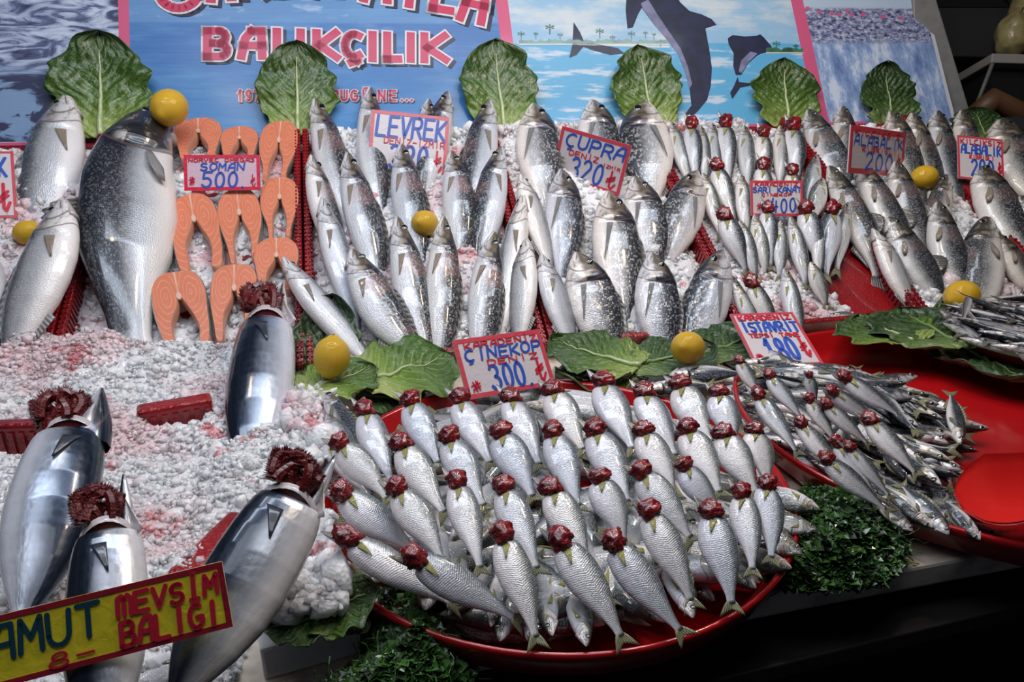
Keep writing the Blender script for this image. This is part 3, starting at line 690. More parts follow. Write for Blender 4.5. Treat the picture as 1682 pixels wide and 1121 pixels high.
def icepic_c(n, o, x):
    v = n.noise(n.vmul(o, (11, 34, 1)), 1.0, 6, .6, 0, 1.6)
    c = n.ramp(v, [(.36, (.045, .05, .11)), (.45, (.12, .15, .28)), (.51, (.33, .40, .58)), (.62, (.58, .64, .80))])
    lo = n.mix(n.step(n.noise(n.vmul(o, (9, 18, 1)), 1.0, 4, .55, 0, 1.2), .45, .52), (.045, .05, .11), (.22, .34, .54))
    return n.mix(n.step(x[1], b_y(95), b_y(125)), c, lo)
def crowd_c(n, o, x):
    v = n.noise(n.vmul(o, (60, 90, 1)), 1.0, 6, .8); 
    c = n.ramp(v, [(.40, (.03, .03, .10)), (.49, (.20, .22, .40)), (.60, (.55, .60, .72)), (.72, (.80, .83, .88))])
    w2 = n.noise(n.vmul(o, (22, 8, 1)), 1.0, 5, .7); d = n.ramp(w2, [(.34, (.12, .19, .42)), (.5, (.28, .40, .66)), (.60, (.62, .70, .84))])
    c = n.mix(n.step(x[1], b_y(62), b_y(80)), c, d); 
    return n.mix(n.step(x[1], b_y(14), b_y(6)), c, (.48, .60, .76))
def b_y(py): return b_uv(bpnt(841, py))[1]
ban = empty('fishmonger_banner', B0, 'wide blue fishmonger banner with pink lettering and dolphins leaning behind the fish', 'banner'); frame(ban, U, BD, BN)
def bpoly(name, pts, mat, lift, th=.0006, px=True):
    q = [b_uv(bpnt(*p)) if px else p for p in pts]; m = MB(); m.prism([Vector((a, b, lift)) for a, b in q], Z, th)
    a = sum(q[i - 1][0] * q[i][1] - q[i][0] * q[i - 1][1] for i in range(len(q)))
    if a < 0:
        for f in m.f: f.reverse()
    return m.build(name, mat, ban)
PINK = simple('banner_pink', (.62, .10, .22), .5, .12); WHT = simple('banner_white', (.66, .67, .72), .5, .12); NAVY = simple('banner_navy', (.02, .022, .06), .5, .12); CRIM = simple('banner_crimson', (.55, .035, .11), .5, .12)
TP_, BT_ = -230, 219
def bu(px, py): return b_uv(bpnt(px, py))[0]
def rectb(name, xl0, xl1, mat, lift, y0=0, y1=None, left=-.0):   # straight strips in the banner's own frame, edges read at y=110
    a, b = bu(xl0, 110), bu(xl1, 110); return bpoly(name, [(a, y0), (b, y0), (b, y1), (a, y1)], mat, lift, px=False)
BB, BTp = b_y(222), b_y(-330)
sh = MB(); sh.box(Vector((bu(-260, 110), BB - .004, -.006)), Vector((bu(1548, 110) - bu(-260, 110), 0, 0)), Vector((0, BTp - BB, 0)), Vector((0, 0, .006)))
sh.build('banner_sheet', simple('banner_back', (.6, .62, .68), .4), ban)
rectb('ice_picture', -260, 196, print_mat('print_fish_on_ice', icepic_c), .0, BB + .014, BTp)
rectb('sea_picture', 214, 828, print_mat('print_sea', sea_c), .0, BB + .014, BTp)
rectb('island_picture', 848, 1322, print_mat('print_island', isl_c), .0, BB + .012, BTp)
rectb('river_picture', 1342, 1542, print_mat('print_river', crowd_c, .15), .0, BB + .002, BTp)
for a, b in ((196, 214), (828, 848), (1322, 1342)): rectb('pink_stripe', a, b, PINK, .0004, BB, BTp)
rectb('pink_stripe', -260, 1400, PINK, .0002, BB + .003, BB + .012)
def cp6(pts): return [(820 + x / 3.398, y / 3.398) for x, y in pts]
DOL = simple('print_dolphin', (.014, .020, .065), .5, .08, var=.5); DOLB = simple('print_dolphin_belly', (.22, .23, .38), .5, .08, var=.4)
bpoly('dolphin_print', cp6([(715, -80), (705, 60), (715, 160), (745, 155), (775, 80), (795, 45), (860, 135), (930, 215), (995, 300), (1035, 400), (1062, 500), (1072, 590), (1035, 640), (1055, 672), (1110, 620), (1160, 560), (1180, 480), (1186, 380), (1172, 280), (1150, 160), (1212, 140), (1185, 108), (1130, 82), (1060, 62), (1010, 15), (960, -80)]), DOL, .0005)
bpoly('dolphin_belly_print', cp6([(790, 20), (800, 50), (860, 135), (930, 215), (995, 300), (1035, 400), (1060, 500), (1075, 470), (1050, 370), (1010, 270), (940, 170), (880, 80), (830, 0)]), DOLB, .0011)
bpoly('dolphin_print', cp6([(415, 125), (450, 180), (475, 238), (560, 250), (660, 270), (700, 300), (620, 308), (530, 285), (470, 262), (432, 308), (390, 325), (408, 250), (412, 180)]), DOL, .0005)
bpoly('dolphin_print', cp6([(1280, 250), (1275, 215), (1300, 198), (1330, 200), (1370, 205), (1440, 200), (1455, 192), (1480, 215), (1520, 262), (1500, 290), (1462, 300), (1440, 310), (1390, 355), (1350, 420), (1320, 420), (1305, 370), (1308, 300)]), DOL, .0005)
bpoly('dolphin_belly_print', cp6([(1400, 290), (1440, 300), (1390, 350), (1350, 412), (1335, 400), (1350, 340)]), DOLB, .0011)
bpoly('dolphin_print', cp6([(1330, 430), (1338, 460), (1400, 465), (1400, 480), (1345, 490), (1300, 555), (1288, 520), (1310, 480)]), DOL, .0005)
ISG = simple('print_island_green', (.07, .20, .12), .25, .4, var=.6); SAND = simple('print_sand', (.55, .55, .52), .3, .3)
g = random.Random(3)
def land(x0, x1, yb, name='island_print'):
    pts = [(x0, yb)]; x = x0
    while x < x1: pts.append((x, yb - 3 - g.random() * 5)); x += 5
    pts += [(x1, yb)]; bpoly(name, pts, ISG, .0006)
    bpoly('beach_print', [(x0, yb), (x1, yb), (x1, yb + 2.2), (x0, yb + 2.2)], SAND, .0004)
land(852, 1100, 66 + 6); land(1258, 1320, 86)
bpoly('beach_print', [(850, 69), (1100, 76), (1100, 79), (850, 72)], SAND, .0005)
for x, y, s in ((856, 62, 12), (880, 60, 8), (903, 52, 14), (920, 62, 9), (985, 58, 13), (1006, 66, 9), (1037, 62, 12), (1060, 58, 7), (1074, 60, 6), (1085, 72, 8), (1275, 78, 12), (1307, 80, 8)):
    for k in range(6):
        a = k * 1.05 + .3; bpoly('palm_print', [(x, y - s * .5), (x + math.cos(a) * s * .6, y - s * .5 + math.sin(a) * s * .34), (x + math.cos(a + .5) * s * .5, y - s * .5 + math.sin(a + .5) * s * .3)], ISG, .0008)
    bpoly('palm_print', [(x - .8, y - s * .5), (x + .8, y - s * .5), (x + 1, y + 5), (x - 1, y + 5)], ISG, .0007)
for x, y in ((1326, 14), (1346, 20), (1366, 22), (1378, 24), (1391, 18), (1399, 25), (1417, 24), (1450, 28), (1480, 30)):
    bpoly('poppy_print', [(x + 4 * math.cos(k) , y + 3.2 * math.sin(k)) for k in (0, 1, 2.1, 3.1, 4.2, 5.2)], PINK, .0006)
# stroke alphabet (unit box, y up)
def arc(cx, cy, rx, ry, a0, a1, n=10): return [(cx + rx * math.cos(R(a0 + (a1 - a0) * i / n)), cy + ry * math.sin(R(a0 + (a1 - a0) * i / n))) for i in range(n + 1)]
GL = {
 'A': [[(0, 0), (.18, .7), (.5, 1), (.95, 1), (1, 0)], [(.1, .42), (1, .42)]], 'B': [[(0, 0), (0, 1), (.6, 1)] + arc(.6, .76, .3, .24, 90, -90, 6) + [(.3, .52), (.65, .5)] + arc(.65, .25, .33, .25, 90, -90, 6) + [(0, 0)]],
 'C': [arc(.6, .5, .58, .5, 60, 300, 14)], 'D': [[(0, 0), (0, 1), (.4, 1)] + arc(.4, .5, .58, .5, 90, -90) + [(0, 0)]], 'E': [[(.95, 1), (0, 1), (0, 0), (.95, 0)], [(0, .52), (.8, .52)]],
 'G': [arc(.55, .5, .55, .5, 60, 330, 14) + [(1, .45), (.6, .45)]], 'I': [[(.5, 0), (.5, 1)]], 'K': [[(0, 0), (0, 1)], [(.95, 1), (.15, .5), (1, 0)]], 'L': [[(0, 1), (0, 0), (.95, 0)]],
 'M': [[(0, 0), (.05, 1), (.5, .4), (.95, 1), (1, 0)]], 'N': [[(0, 0), (0, 1), (.95, 0), (1, 1)]], 'O': [arc(.5, .5, .5, .5, 90, 450, 16)], 'P': [[(0, 0), (0, 1), (.6, 1)] + arc(.6, .74, .36, .26, 90, -90, 7) + [(0, .48)]],
 'R': [[(0, 0), (0, 1), (.6, 1)] + arc(.6, .74, .34, .26, 90, -90, 7) + [(0, .48)], [(.45, .48), (1, 0)]], 'S': [arc(.52, .75, .42, .25, 40, 250, 9) + arc(.5, .27, .46, .27, 75, -150, 9)],
 'T': [[(0, 1), (1, 1)], [(.5, 1), (.5, 0)]], 'U': [[(0, 1), (.02, .35)] + arc(.5, .32, .47, .32, 180, 360, 8) + [(1, 1)]], 'V': [[(0, 1), (.45, 0), (1, 1)]], 'Y': [[(0, 1), (.5, .45), (1, 1)], [(.5, .45), (.5, 0)]],
 'Z': [[(0, 1), (1, 1), (0, 0), (1, 0)]], '0': [arc(.5, .5, .42, .5, 90, 450, 16)], '1': [[(.15, .72), (.5, 1), (.5, 0)]], '2': [arc(.45, .73, .4, .27, 160, -20, 8) + [(.05, 0), (1, .02)]],
 '3': [arc(.42, .76, .42, .24, 150, -80, 8) + arc(.42, .27, .5, .27, 80, -150, 9)], '4': [[(.2, 1), (.05, .4), (.9, .4)], [(.7, .8), (.65, 0)]], '5': [[(.95, 1), (.2, 1), (.12, .58)] + arc(.45, .3, .46, .31, 110, -150, 10)],
 '7': [[(0, 1), (1, 1), (.35, 0)]], '8': [arc(.5, .75, .34, .25, -90, 270, 12), arc(.5, .25, .44, .25, 90, 450, 12)], '9': [arc(.5, .7, .42, .3, 0, 360, 12) + [(.9, .3)] + arc(.5, .3, .42, .3, 0, -140, 6)],
 '.': [[(.1, 0), (.16, .04)]], '-': [[(.1, .5), (.9, .5)]], 'l': [[(.45, 1), (.42, .12), (.65, 0), (1, .3)], [(.1, .5), (.85, .72)], [(.08, .34), (.85, .56)]], '*': [[(.2, .9), (.5, .1)], [(.5, .95), (.8, .2)], [(0, .6), (.9, .75)], [(.1, .3), (.9, .5)], [(.7, .9), (.1, .1)]]}
GL['m'] = [[(0, 0), (0, .9), (.3, 1), (.48, .8), (.48, 0)], [(.48, .8), (.75, 1), (1, .8), (1, 0)]]
def glyph(ch):
    ac = []
    base = {'Ç': 'C', 'Ğ': 'G', 'İ': 'I', 'Ü': 'U', 'Ş': 'S'}.get(ch, ch)
    g_ = list(GL.get(base, []))
    if ch in 'ÇŞ': g_.append([(.6, 0), (.58, -.12), (.75, -.18), (.45, -.26)])
    if ch == 'Ğ': g_.append([(.25, 1.25), (.5, 1.15), (.8, 1.25)])
    if ch == 'İ': g_.append([(.45, 1.25), (.55, 1.25)])
    if ch == 'Ü': g_ += [[(.2, 1.25), (.28, 1.25)], [(.72, 1.25), (.8, 1.25)]]
    return g_
def strokes(mb, lines, wd, z, th=.0005, square=False):
    for ln in lines:
        pts = [Vector((x, y, 0)) for x, y in ln]; m = len(pts)
        def turn(i):   # sharp corner or free end?
            if i in (0, m - 1): return True
            p, q = pts[i] - pts[i - 1], pts[i + 1] - pts[i]
            return p.length > 1e-7 and q.length > 1e-7 and p.angle(q) > R(42)
        for i in range(m - 1):
            d = pts[i + 1] - pts[i]; L = d.length
            if L < 1e-7: continue
            d /= L; n_ = Vector((-d.y, d.x, 0)) * wd / 2
            e0 = wd / 2 if square and turn(i) else 0; e1 = wd / 2 if square and turn(i + 1) else 0
            mb.box(pts[i] + Z * z - n_ - d * e0, d * (L + e0 + e1), n_ * 2, Z * th)
        for i, p in enumerate(pts):
            if square and turn(i): continue
            mb.prism([p + Z * z + Vector((math.cos(k * math.pi / 5), math.sin(k * math.pi / 5), 0)) * wd / 2 for k in range(10)], Z, th * 1.02)
# banner words: letters drawn on the banner's own plane
def big(letters, wd, outl, sh, suffix):
    for ch, x0, x1, y0, y1, tilt in letters:
        a, b, c = MB(), MB(), MB(); L = []
        for ln in glyph(ch):
            q = []
            for gx, gy in ln:
                px = x0 + (x1 - x0) * gx; py = y1 + (y0 - y1) * gy; cx, cy = (x0 + x1) / 2, (y0 + y1) / 2
                ct, st = math.cos(R(tilt)), math.sin(R(tilt)); px, py = cx + (px - cx) * ct - (py - cy) * st, cy + (px - cx) * st + (py - cy) * ct
                q.append(b_uv(bpnt(px, py)))
            L.append(q)
        strokes(a, [[(x + sh, y - sh * .8) for x, y in ln] for ln in L], wd + outl * .7, .0012, square=True); strokes(b, L, wd + outl, .0018, square=True); strokes(c, L, wd, .0024, square=True)
        o = c.build('letter', CRIM, ban); b.build('letter_outline', WHT, o); a.build('letter_shadow', NAVY, o)
bw = px_w(B, 500, 80, 1, 0)
WORD = [('B', 341, 374, 52, 94, 0), ('A', 397, 431, 52, 93, 0), ('L', 455, 474, 53, 94, 0), ('I', 486, 502, 54, 94, 0), ('K', 520, 553, 55, 95, 0), ('Ç', 566, 592, 57, 94, 0), ('I', 604, 620, 58, 97, 0), ('L', 636, 655, 59, 98, 0), ('I', 666, 683, 60, 98, 0), ('K', 697, 732, 60, 99, 0)]
big(WORD, 13.5 * bw, 6 * bw, 6 * bw, '')
big([('G', 262, 322, -42, 15, -8), ('A', 345, 378, -52, -2, -5), ('R', 392, 430, -62, -10, -3), ('D', 450, 490, -66, -13, 0), ('A', 510, 550, -66, -13, 0), ('A', 600, 638, -55, 0, 4), ('Y', 655, 695, -50, 8, 6), ('L', 715, 745, -38, 17, 9), ('A', 762, 797, -28, 34, 12)], 15 * bw, 7 * bw, 7 * bw, 'top')
big([(c, x, x + w_, 150, 166, 0) for c, x, w_ in (('1', 391, 8), ('9', 404, 9), ('7', 419, 9), ('3', 434, 9), ('D', 452, 9), ('E', 468, 8), ('N', 484, 9), ('B', 546, 10), ('U', 561, 9), ('G', 577, 10), ('Ü', 597, 9), ('N', 622, 10), ('E', 641, 9), ('.', 659, 8), ('.', 667, 8), ('.', 675, 8))], 3.8 * bw, 2.4 * bw, 2.2 * bw, 'small')

# ------------------------------------------------------------ price cards
BLUE = simple('marker_blue', (.035, .10, .50), .3, .3); REDI = simple('marker_red', (.62, .02, .05), .3, .3); TEAL = simple('marker_teal', (.012, .06, .09), .3, .3)
def card_mat(name, c):
    n = NT(name); o = n.obj(); n.P(Base_Color=c, Roughness=.35, Coat_Weight=.9, Coat_Roughness=.06); n.bump(n.noise(o, 55, 3, .5, 0, 1.5), .5, .0015); return n.m
CARD = card_mat('card_white', (.66, .60, .62)); CARDY = card_mat('card_yellow', (.90, .76, .03)); CBR = card_mat('card_red_edge', (.62, .06, .09)); CBD = card_mat('card_dark_red_edge', (.36, .012, .03))
def fit_card(cs, P, el0=35):
    best = None
    for el in range(0, 86, 5):
        for az in range(-40, 41, 8):
            n = Vector((math.sin(R(az)) * math.cos(R(el)), -math.cos(R(az)) * math.cos(R(el)), math.sin(R(el))))
            pl = Pl(P, n); q = [pl.hit(*c) for c in cs]; a, b, c_, d = q[1] - q[0], q[2] - q[3], q[3] - q[0], q[2] - q[1]
            e = abs(((a + b) / 2).normalized().dot(((c_ + d) / 2).normalized())) + .5 * abs(a.length - b.length) / a.length + .5 * abs(c_.length - d.length) / c_.length + .002 * abs(el - el0) / 5 * (6 if el0 != 35 else 1) + .003 * abs(az) / 8
            if best is None or e < best[0]: best = (e, n, q)
    return best[1], best[2]
def text_lines(w_, h_, items):
    """items: (text, x0, x1, y0, y1, colour, stroke, slant) in 0..1 card space"""
    out = {}
    for tx, x0, x1, y0, y1, cl, wd, sl in items:
        n = len(tx); step = (x1 - x0) / n; mb = out.setdefault(cl, MB())
        for i, ch in enumerate(tx):
            L = []
            jx, jy = rnd.uniform(-.04, .04) * step, rnd.uniform(-.05, .05) * (y1 - y0)
            for ln in glyph(ch):
                L.append([((x0 + (i + .12 + gx * .74 + sl * gy) * step + jx - .5) * w_, (y0 + (y1 - y0) * gy + jy - .5) * h_) for gx, gy in ln])
            strokes(mb, L, wd * h_ * .72, .0021 + .0003 * (cl == 'r'))
    return out
def card(cs, P, label, items, mat=CARD, edge=CBR, bord=.045, name='price_sign', el0=35):
    n, q = fit_card(cs, P, el0); c = sum(q, Vector()) / 4; u = ((q[1] - q[0]) + (q[2] - q[3])); w_ = u.length / 2; u.normalize()
    v = ((q[0] - q[3]) + (q[1] - q[2])); h_ = v.length / 2; v = (v - u * v.dot(u)).normalized()
    root = empty(name, c, label, 'sign', 'handwritten price signs'); frame(root, u, v, u.cross(v))
    m = MB(); m.box(Vector((-w_ / 2, -h_ / 2, -.0015)), Vector((w_, 0, 0)), Vector((0, h_, 0)), Z * .003); m.build('card', mat, root, bevel=.0006)
    b = bord * w_; m = MB()
    for x, y, a, d in ((-w_ / 2, -h_ / 2, w_, b), (-w_ / 2, h_ / 2 - b, w_, b), (-w_ / 2, -h_ / 2 + b, b, h_ - 2 * b), (w_ / 2 - b, -h_ / 2 + b, b, h_ - 2 * b)): m.box(Vector((x, y, .0014)), Vector((a, 0, 0)), Vector((0, d, 0)), Z * .0007)
    m.build('border', edge, root)
    for cl, mb in text_lines(w_, h_, items).items(): mb.build('handwriting', {'b': BLUE, 'r': REDI, 't': TEAL}[cl], root)['kind'] = 'stuff'
    return root
K_ = .05
card([(611, 178), (738, 196), (732, 290), (603, 282)], S.hit(671, 238, .055), 'sea bass price sign, blue writing LEVREK 320, back of the sea bass tray',
     [('LEVREK', .06, .98, .60, .93, 'b', .065, .1), ('DENİZ-İZMİR', .18, .97, .47, .57, 'r', .022, 0), ('320', .26, .78, .08, .46, 'b', .07, .05), ('l', .80, .96, .06, .42, 'r', .05, 0), ('*', .06, .2, .1, .3, 'r', .03, 0)])
card([(923, 209), (1039, 237), (1016, 325), (908, 285)], S.hit(970, 266, .055), 'sea bream price sign, blue writing ÇUPRA 320, back of the bream tray',
     [('ÇUPRA', .08, .96, .66, .90, 'b', .06, .1), ('DENİZ', .18, .62, .50, .60, 'r', .025, 0), ('İZMİR', .68, .94, .46, .52, 'r', .018, 0), ('320', .22, .74, .08, .48, 'b', .065, .1), ('l', .76, .94, .10, .44, 'r', .05, 0)])
card([(302, 254), (427, 256), (428, 311), (303, 315)], S.hit(365, 290, .06), 'pink-edged salmon price sign, SOMAN 500, lying over salmon steaks',
     [('NORVEÇ OMEGA3', .06, .94, .80, .90, 'r', .035, 0), ('SOMAN', .20, .80, .56, .76, 'b', .06, .1), ('500.', .20, .90, .08, .50, 'b', .085, .1), ('*', .06, .16, .14, .4, 'r', .04, 0), ('l', .86, .95, .1, .45, 'r', .04, 0)], edge=card_mat('card_bright_red', (.7, .01, .06)), mat=card_mat('card_pink', (.70, .50, .60)))
card([(740, 560), (885, 542), (911, 632), (770, 658)], T.hit(828, 640, .07), 'bluefish price sign, ÇİNEKOP 300, leaning behind the round tray',
     [('KARADENİZ', .1, .95, .82, .92, 'r', .03, 0), ('ÇİNEKOP', .07, .96, .62, .80, 'b', .05, .1), ('DENİZ', .30, .90, .50, .59, 'r', .025, 0), ('300.', .28, .84, .08, .48, 'b', .07, .02), ('l', .80, .95, .12, .5, 'r', .055, 0), ('*', .06, .2, .08, .28, 'r', .03, 0)])
card([(1197, 518), (1302, 514), (1352, 600), (1242, 603)], T.hit(1275, 560, .07), 'horse mackerel price sign, İSTAVRİT 180, behind the heap of small fish',
     [('KARADENİZ', .08, .92, .85, .94, 'r', .03, 0), ('İSTAVRİT', .07, .96, .62, .80, 'b', .045, .0), ('TEPSİ TANE', .12, .9, .51, .58, 'r', .022, 0), ('180', .26, .76, .08, .48, 'b', .06, -.02), ('l', .78, .93, .14, .48, 'r', .045, 0), ('*', .06, .2, .04, .2, 'r', .03, 0)])
card([(1231, 297), (1318, 297), (1318, 355), (1234, 355)], S.hit(1275, 326, .065), 'small yellowfin price sign, SARI KANAT 400, among small silver fish',
     [('KARADENİZ', .08, .92, .84, .94, 'r', .03, 0), ('SARI KANAT', .04, .98, .66, .80, 'b', .045, .0), ('ÇİNEKOP', .2, .8, .56, .63, 'r', .025, 0), ('400', .38, .88, .10, .48, 'b', .065, .05), ('*', .1, .26, .14, .36, 'r', .03, 0)])
card([(1397, 204), (1487, 219), (1481, 290), (1391, 285)], S.hit(1440, 250, .095), 'trout price sign, ALABALIK 200, nearer the banner leaf',
     [('KILÇIKSIZ', .06, .9, .82, .93, 'r', .03, 0), ('ALABALIK', .06, .97, .60, .80, 'b', .045, .0), ('KIBRISLI', .2, .85, .48, .57, 'r', .025, 0), ('200', .26, .80, .10, .46, 'b', .06, .05), ('l', .84, .95, .2, .5, 'r', .045, 0)])
card([(1571, 220), (1647, 233), (1648, 298), (1574, 296)], S.hit(1610, 262, .075), 'second trout price sign, ALABALIK 200, by the rightmost dark trout',
     [('KILÇIKSIZ', .06, .95, .82, .93, 'r', .03, 0), ('ALABALIK', .06, .97, .60, .80, 'b', .045, .0), ('KIBRISLI', .25, .8, .48, .57, 'r', .025, 0), ('200', .26, .80, .10, .46, 'b', .06, .05), ('l', .86, .96, .2, .45, 'r', .045, 0)])
card([(-95, 250), (22, 250), (29, 358), (-95, 362)], S.hit(-30, 305, .05), 'price sign cut off by the picture edge beside the pale bass',
     [('LEVREK', .06, .9, .62, .90, 'b', .05, .0), ('400', .1, .7, .1, .45, 'b', .06, .05), ('l', .74, .94, .1, .5, 'r', .05, 0)])
card([(-210, 1062), (367, 921), (381, 1030), (-190, 1180)], T.hit(190, 1010, .16), 'large yellow sign with red edge, PALAMUT MEVSİM BALIĞI, in front of bonito',
     [('PALAMUT', .04, .62, .38, .84, 't', .10, .08), ('mEVSİM', .66, .98, .56, .84, 'r', .095, .1), ('BALIĞI', .66, .97, .12, .46, 'r', .10, .1), ('8-', .44, .60, .08, .28, 'r', .05, .1)], mat=CARDY, edge=CBD, bord=.018, el0=65)

# ------------------------------------------------------------ lettuce leaves
def leaf_mat(name, dark, light, pale):
    n = NT(name); a = n.node('ShaderNodeAttribute', attribute_name='fish').outputs['Vector']; x = n.xyz(a); o = n.obj()
    s = n.math('ABSOLUTE', x[0]); t = x[1]
    c = n.mix(n.step(n.math('ADD', t, n.math('MULTIPLY', n.math('SUBTRACT', n.noise(o, 5, 4), .5), .5)), .12, .75), light, dark)
    c = n.mix(n.math('MULTIPLY', n.step(t, .42, .0), .8), c, pale)
    v = n.math('SINE', n.math('MULTIPLY', n.math('SUBTRACT', t, n.math('MULTIPLY', s, .42)), 62.0))
    c = n.mix(n.math('MULTIPLY', n.math('MULTIPLY', n.step(v, .80, 1.0), n.step(s, .95, .2)), .30), c, pale)
    fine = n.vor(n.vmul(a, (26, 34, 0)), 1.0, 'DISTANCE_TO_EDGE', 0); c = n.mix(n.math('MULTIPLY', n.step(fine, .09, .0), .22), c, pale)
    n.P(Base_Color=c, Roughness=.34, Coat_Weight=.35, Coat_Roughness=.2); n.bump(n.math('ADD', n.math('MULTIPLY', v, -.5), n.math('MULTIPLY', n.noise(n.vmul(a, (9, 14, 1)), 1.0, 4), 2.5)), .7, .003); return n.m
LFM = [leaf_mat('lettuce_green', (.024, .072, .012), (.09, .18, .02), (.36, .44, .12)), leaf_mat('lettuce_dark', (.018, .05, .014), (.045, .105, .02), (.22, .30, .10)), leaf_mat('lettuce_pale', (.045, .12, .012), (.17, .29, .03), (.52, .56, .20))]
RIB = simple('lettuce_midrib', (.42, .50, .24), .35, .4, bumps=(30, .2)); RIBD = simple('lettuce_midrib_dark', (.20, .28, .10), .35, .4)
def leaf(base, tip, wpx, pl, lift, label, mi=0, seed=1, curl=.06, ruf=.06, ragged=.10, grp='lettuce leaves', narrow=.28, tl=None):
    P0 = pl.hit(*base, lift); P1 = pl.hit(*tip, lift if tl is None else tl); Y = P1 - P0; L = Y.length; Y.normalize()
    mx, my = (base[0] + tip[0]) / 2, (base[1] + tip[1]) / 2; dx, dy = tip[0] - base[0], tip[1] - base[1]; ln = math.hypot(dx, dy)
    W = (pl.hit(mx - dy / ln * wpx / 2, my + dx / ln * wpx / 2, lift) - pl.hit(mx + dy / ln * wpx / 2, my - dx / ln * wpx / 2, lift)).length / 2
    Zv = (pl.n - Y * pl.n.dot(Y)).normalized(); X = Y.cross(Zv); root = empty('lettuce_leaf', P0, label, 'leaf', grp); frame(root, X, Y, Zv)
    g = random.Random(seed); nx, ny = 30, 40; vs, fa, fs = [], [], []
    def prof(t): return narrow * (1 - t) ** 2 + math.sin(math.pi * min(1, .06 + t * .94) ** 1.25) ** .62 * (1 if t < .97 else .9)
    mxp = max(prof(k / 60) for k in range(61))
    for k in range(2):
        for j in range(ny + 1):
            t = j / ny
            for i in range(nx + 1):
                s = -1 + 2 * i / nx; wv = W * prof(t) / mxp * (1 + ragged * noise.noise(Vector((t * 9, math.copysign(1, s) * 3, seed))) * 2)
                z = curl * L * (s * s * .8 - .3) * (.4 + t) * .8 + curl * L * 1.2 * t * t - k * .0012
                z += ruf * L * .5 * abs(s) ** 2 * math.sin(t * 17 + s * 3 + seed) + ruf * L * .6 * noise.noise(Vector((s * 2.2, t * 5, seed * 3))) + .012 * L * (1 - abs(s)) * math.sin((t - abs(s) * .42) * 62) * .5
                z += .02 * L * noise.noise(Vector((s * 8, t * 14, seed)))
                vs.append((s * wv + .03 * L * noise.noise(Vector((t * 2, 0, seed))), t * L + .03 * L * noise.noise(Vector((s * 4, 9, seed))) * t, z)); fa.append((s, t, k))
    q0 = (nx + 1) * (ny + 1)
    for j in range(ny):
        for i in range(nx):
            a = j * (nx + 1) + i; fs.append([a, a + 1, a + nx + 2, a + nx + 1]); fs.append([q0 + a + nx + 1, q0 + a + nx + 2, q0 + a + 1, q0 + a])
    lp = [i for i in range(nx)] + [j * (nx + 1) + nx for j in range(ny)] + [ny * (nx + 1) + i for i in range(nx, 0, -1)] + [j * (nx + 1) for j in range(ny, 0, -1)]
    for a, b in zip(lp, lp[1:] + lp[:1]): fs.append([a, q0 + a, q0 + b, b])
    obj('blade', mesh('blade', vs, fs, [LFM[mi]], fa=fa), root)
    mid = [Vector(vs[j * (nx + 1) + nx // 2]) for j in range(0, ny - 4, 2)]; m = MB(); m.tube([p + Z * .001 for p in mid], [.0042 * (1 - i / len(mid)) * (L / .15) + .0006 for i in range(len(mid))], 6)
    m.build('midrib', RIBD if mi == 1 else RIB, root, smooth=True)
    return root
G1 = 'lettuce leaves standing against the banner'
leaf((166, 226), (166, 62), 172, B, .02, 'broad green lettuce leaf standing behind the salmon, left of the shop name', 0, 1, grp=G1)
leaf((490, 222), (487, 76), 132, B, .02, 'lettuce leaf standing on the banner over the middle of the shop name', 0, 2, grp=G1)
leaf((828, 222), (812, 71), 124, B, .02, 'oval lettuce leaf standing at the end of the shop name', 0, 3, grp=G1)
leaf((1078, 210), (1044, 80), 112, B, .02, 'lettuce leaf standing beside the large printed dolphin', 0, 4, grp=G1)
leaf((1296, 212), (1284, 101), 106, B, .02, 'pale-based lettuce leaf standing over the third pink stripe', 0, 5, grp=G1)
leaf((1468, 212), (1452, 108), 88, B, .02, 'small dark ragged lettuce leaf standing before the banner river picture', 1, 6, ragged=.16, grp=G1)
leaf((1625, 232), (1598, 182), 66, S, .03, 'dark lettuce leaf peeping out behind the second trout sign', 1, 7, ragged=.1, grp=G1, tl=.05)
G2 = 'lettuce leaves between the trays'
TL = T
leaf((520, 650), (548, 492), 112, S, .012, 'upright dark lettuce leaf behind the lemon next to the upright bonito', 1, 8, ragged=.08, grp=G2, tl=.05)
leaf((500, 645), (612, 606), 60, T, .05, 'yellowish lettuce base under the lemon beside the upright bonito', 2, 9, ragged=.1, grp=G2)
leaf((590, 625), (742, 592), 105, T, .045, 'curly light green lettuce leaf behind the left edge of round tray', 2, 10, ruf=.09, ragged=.1, grp=G2)
leaf((585, 650), (700, 660), 50, T, .03, 'dark lettuce leaf tip hanging over the round tray edge', 1, 11, ragged=.1, grp=G2)
leaf((1052, 600), (905, 566), 66, T, .055, 'wide lettuce leaf directly right of the bluefish sign', 0, 12, ragged=.1, grp=G2)
leaf((1050, 606), (912, 628), 56, T, .035, 'frilly lettuce leaf drooping behind the back row of bluefish', 0, 13, ruf=.09, ragged=.1, grp=G2)
leaf((1030, 600), (1170, 580), 62, T, .05, 'dark lettuce leaf under the lemon below the sea bream', 1, 14, ragged=.1, grp=G2)
leaf((1140, 590), (1250, 548), 56, T, .05, 'lettuce leaf tucked beneath the horse mackerel sign', 1, 15, ragged=.08, grp=G2)
leaf((1500, 560), (1408, 524), 66, T, .06, 'lettuce leaf with smooth edge hanging over the empty red tray', 0, 16, ragged=.08, grp=G2)
leaf((1590, 570), (1478, 516), 74, T, .06, 'glossy dark lettuce leaf beneath the lemon beside the anchovy bowl', 1, 17, ragged=.08, grp=G2)
leaf((1560, 555), (1570, 505), 90, T, .03, 'bright green lettuce leaf behind the lemon beside the anchovy bowl', 0, 27, ragged=.08, grp=G2)
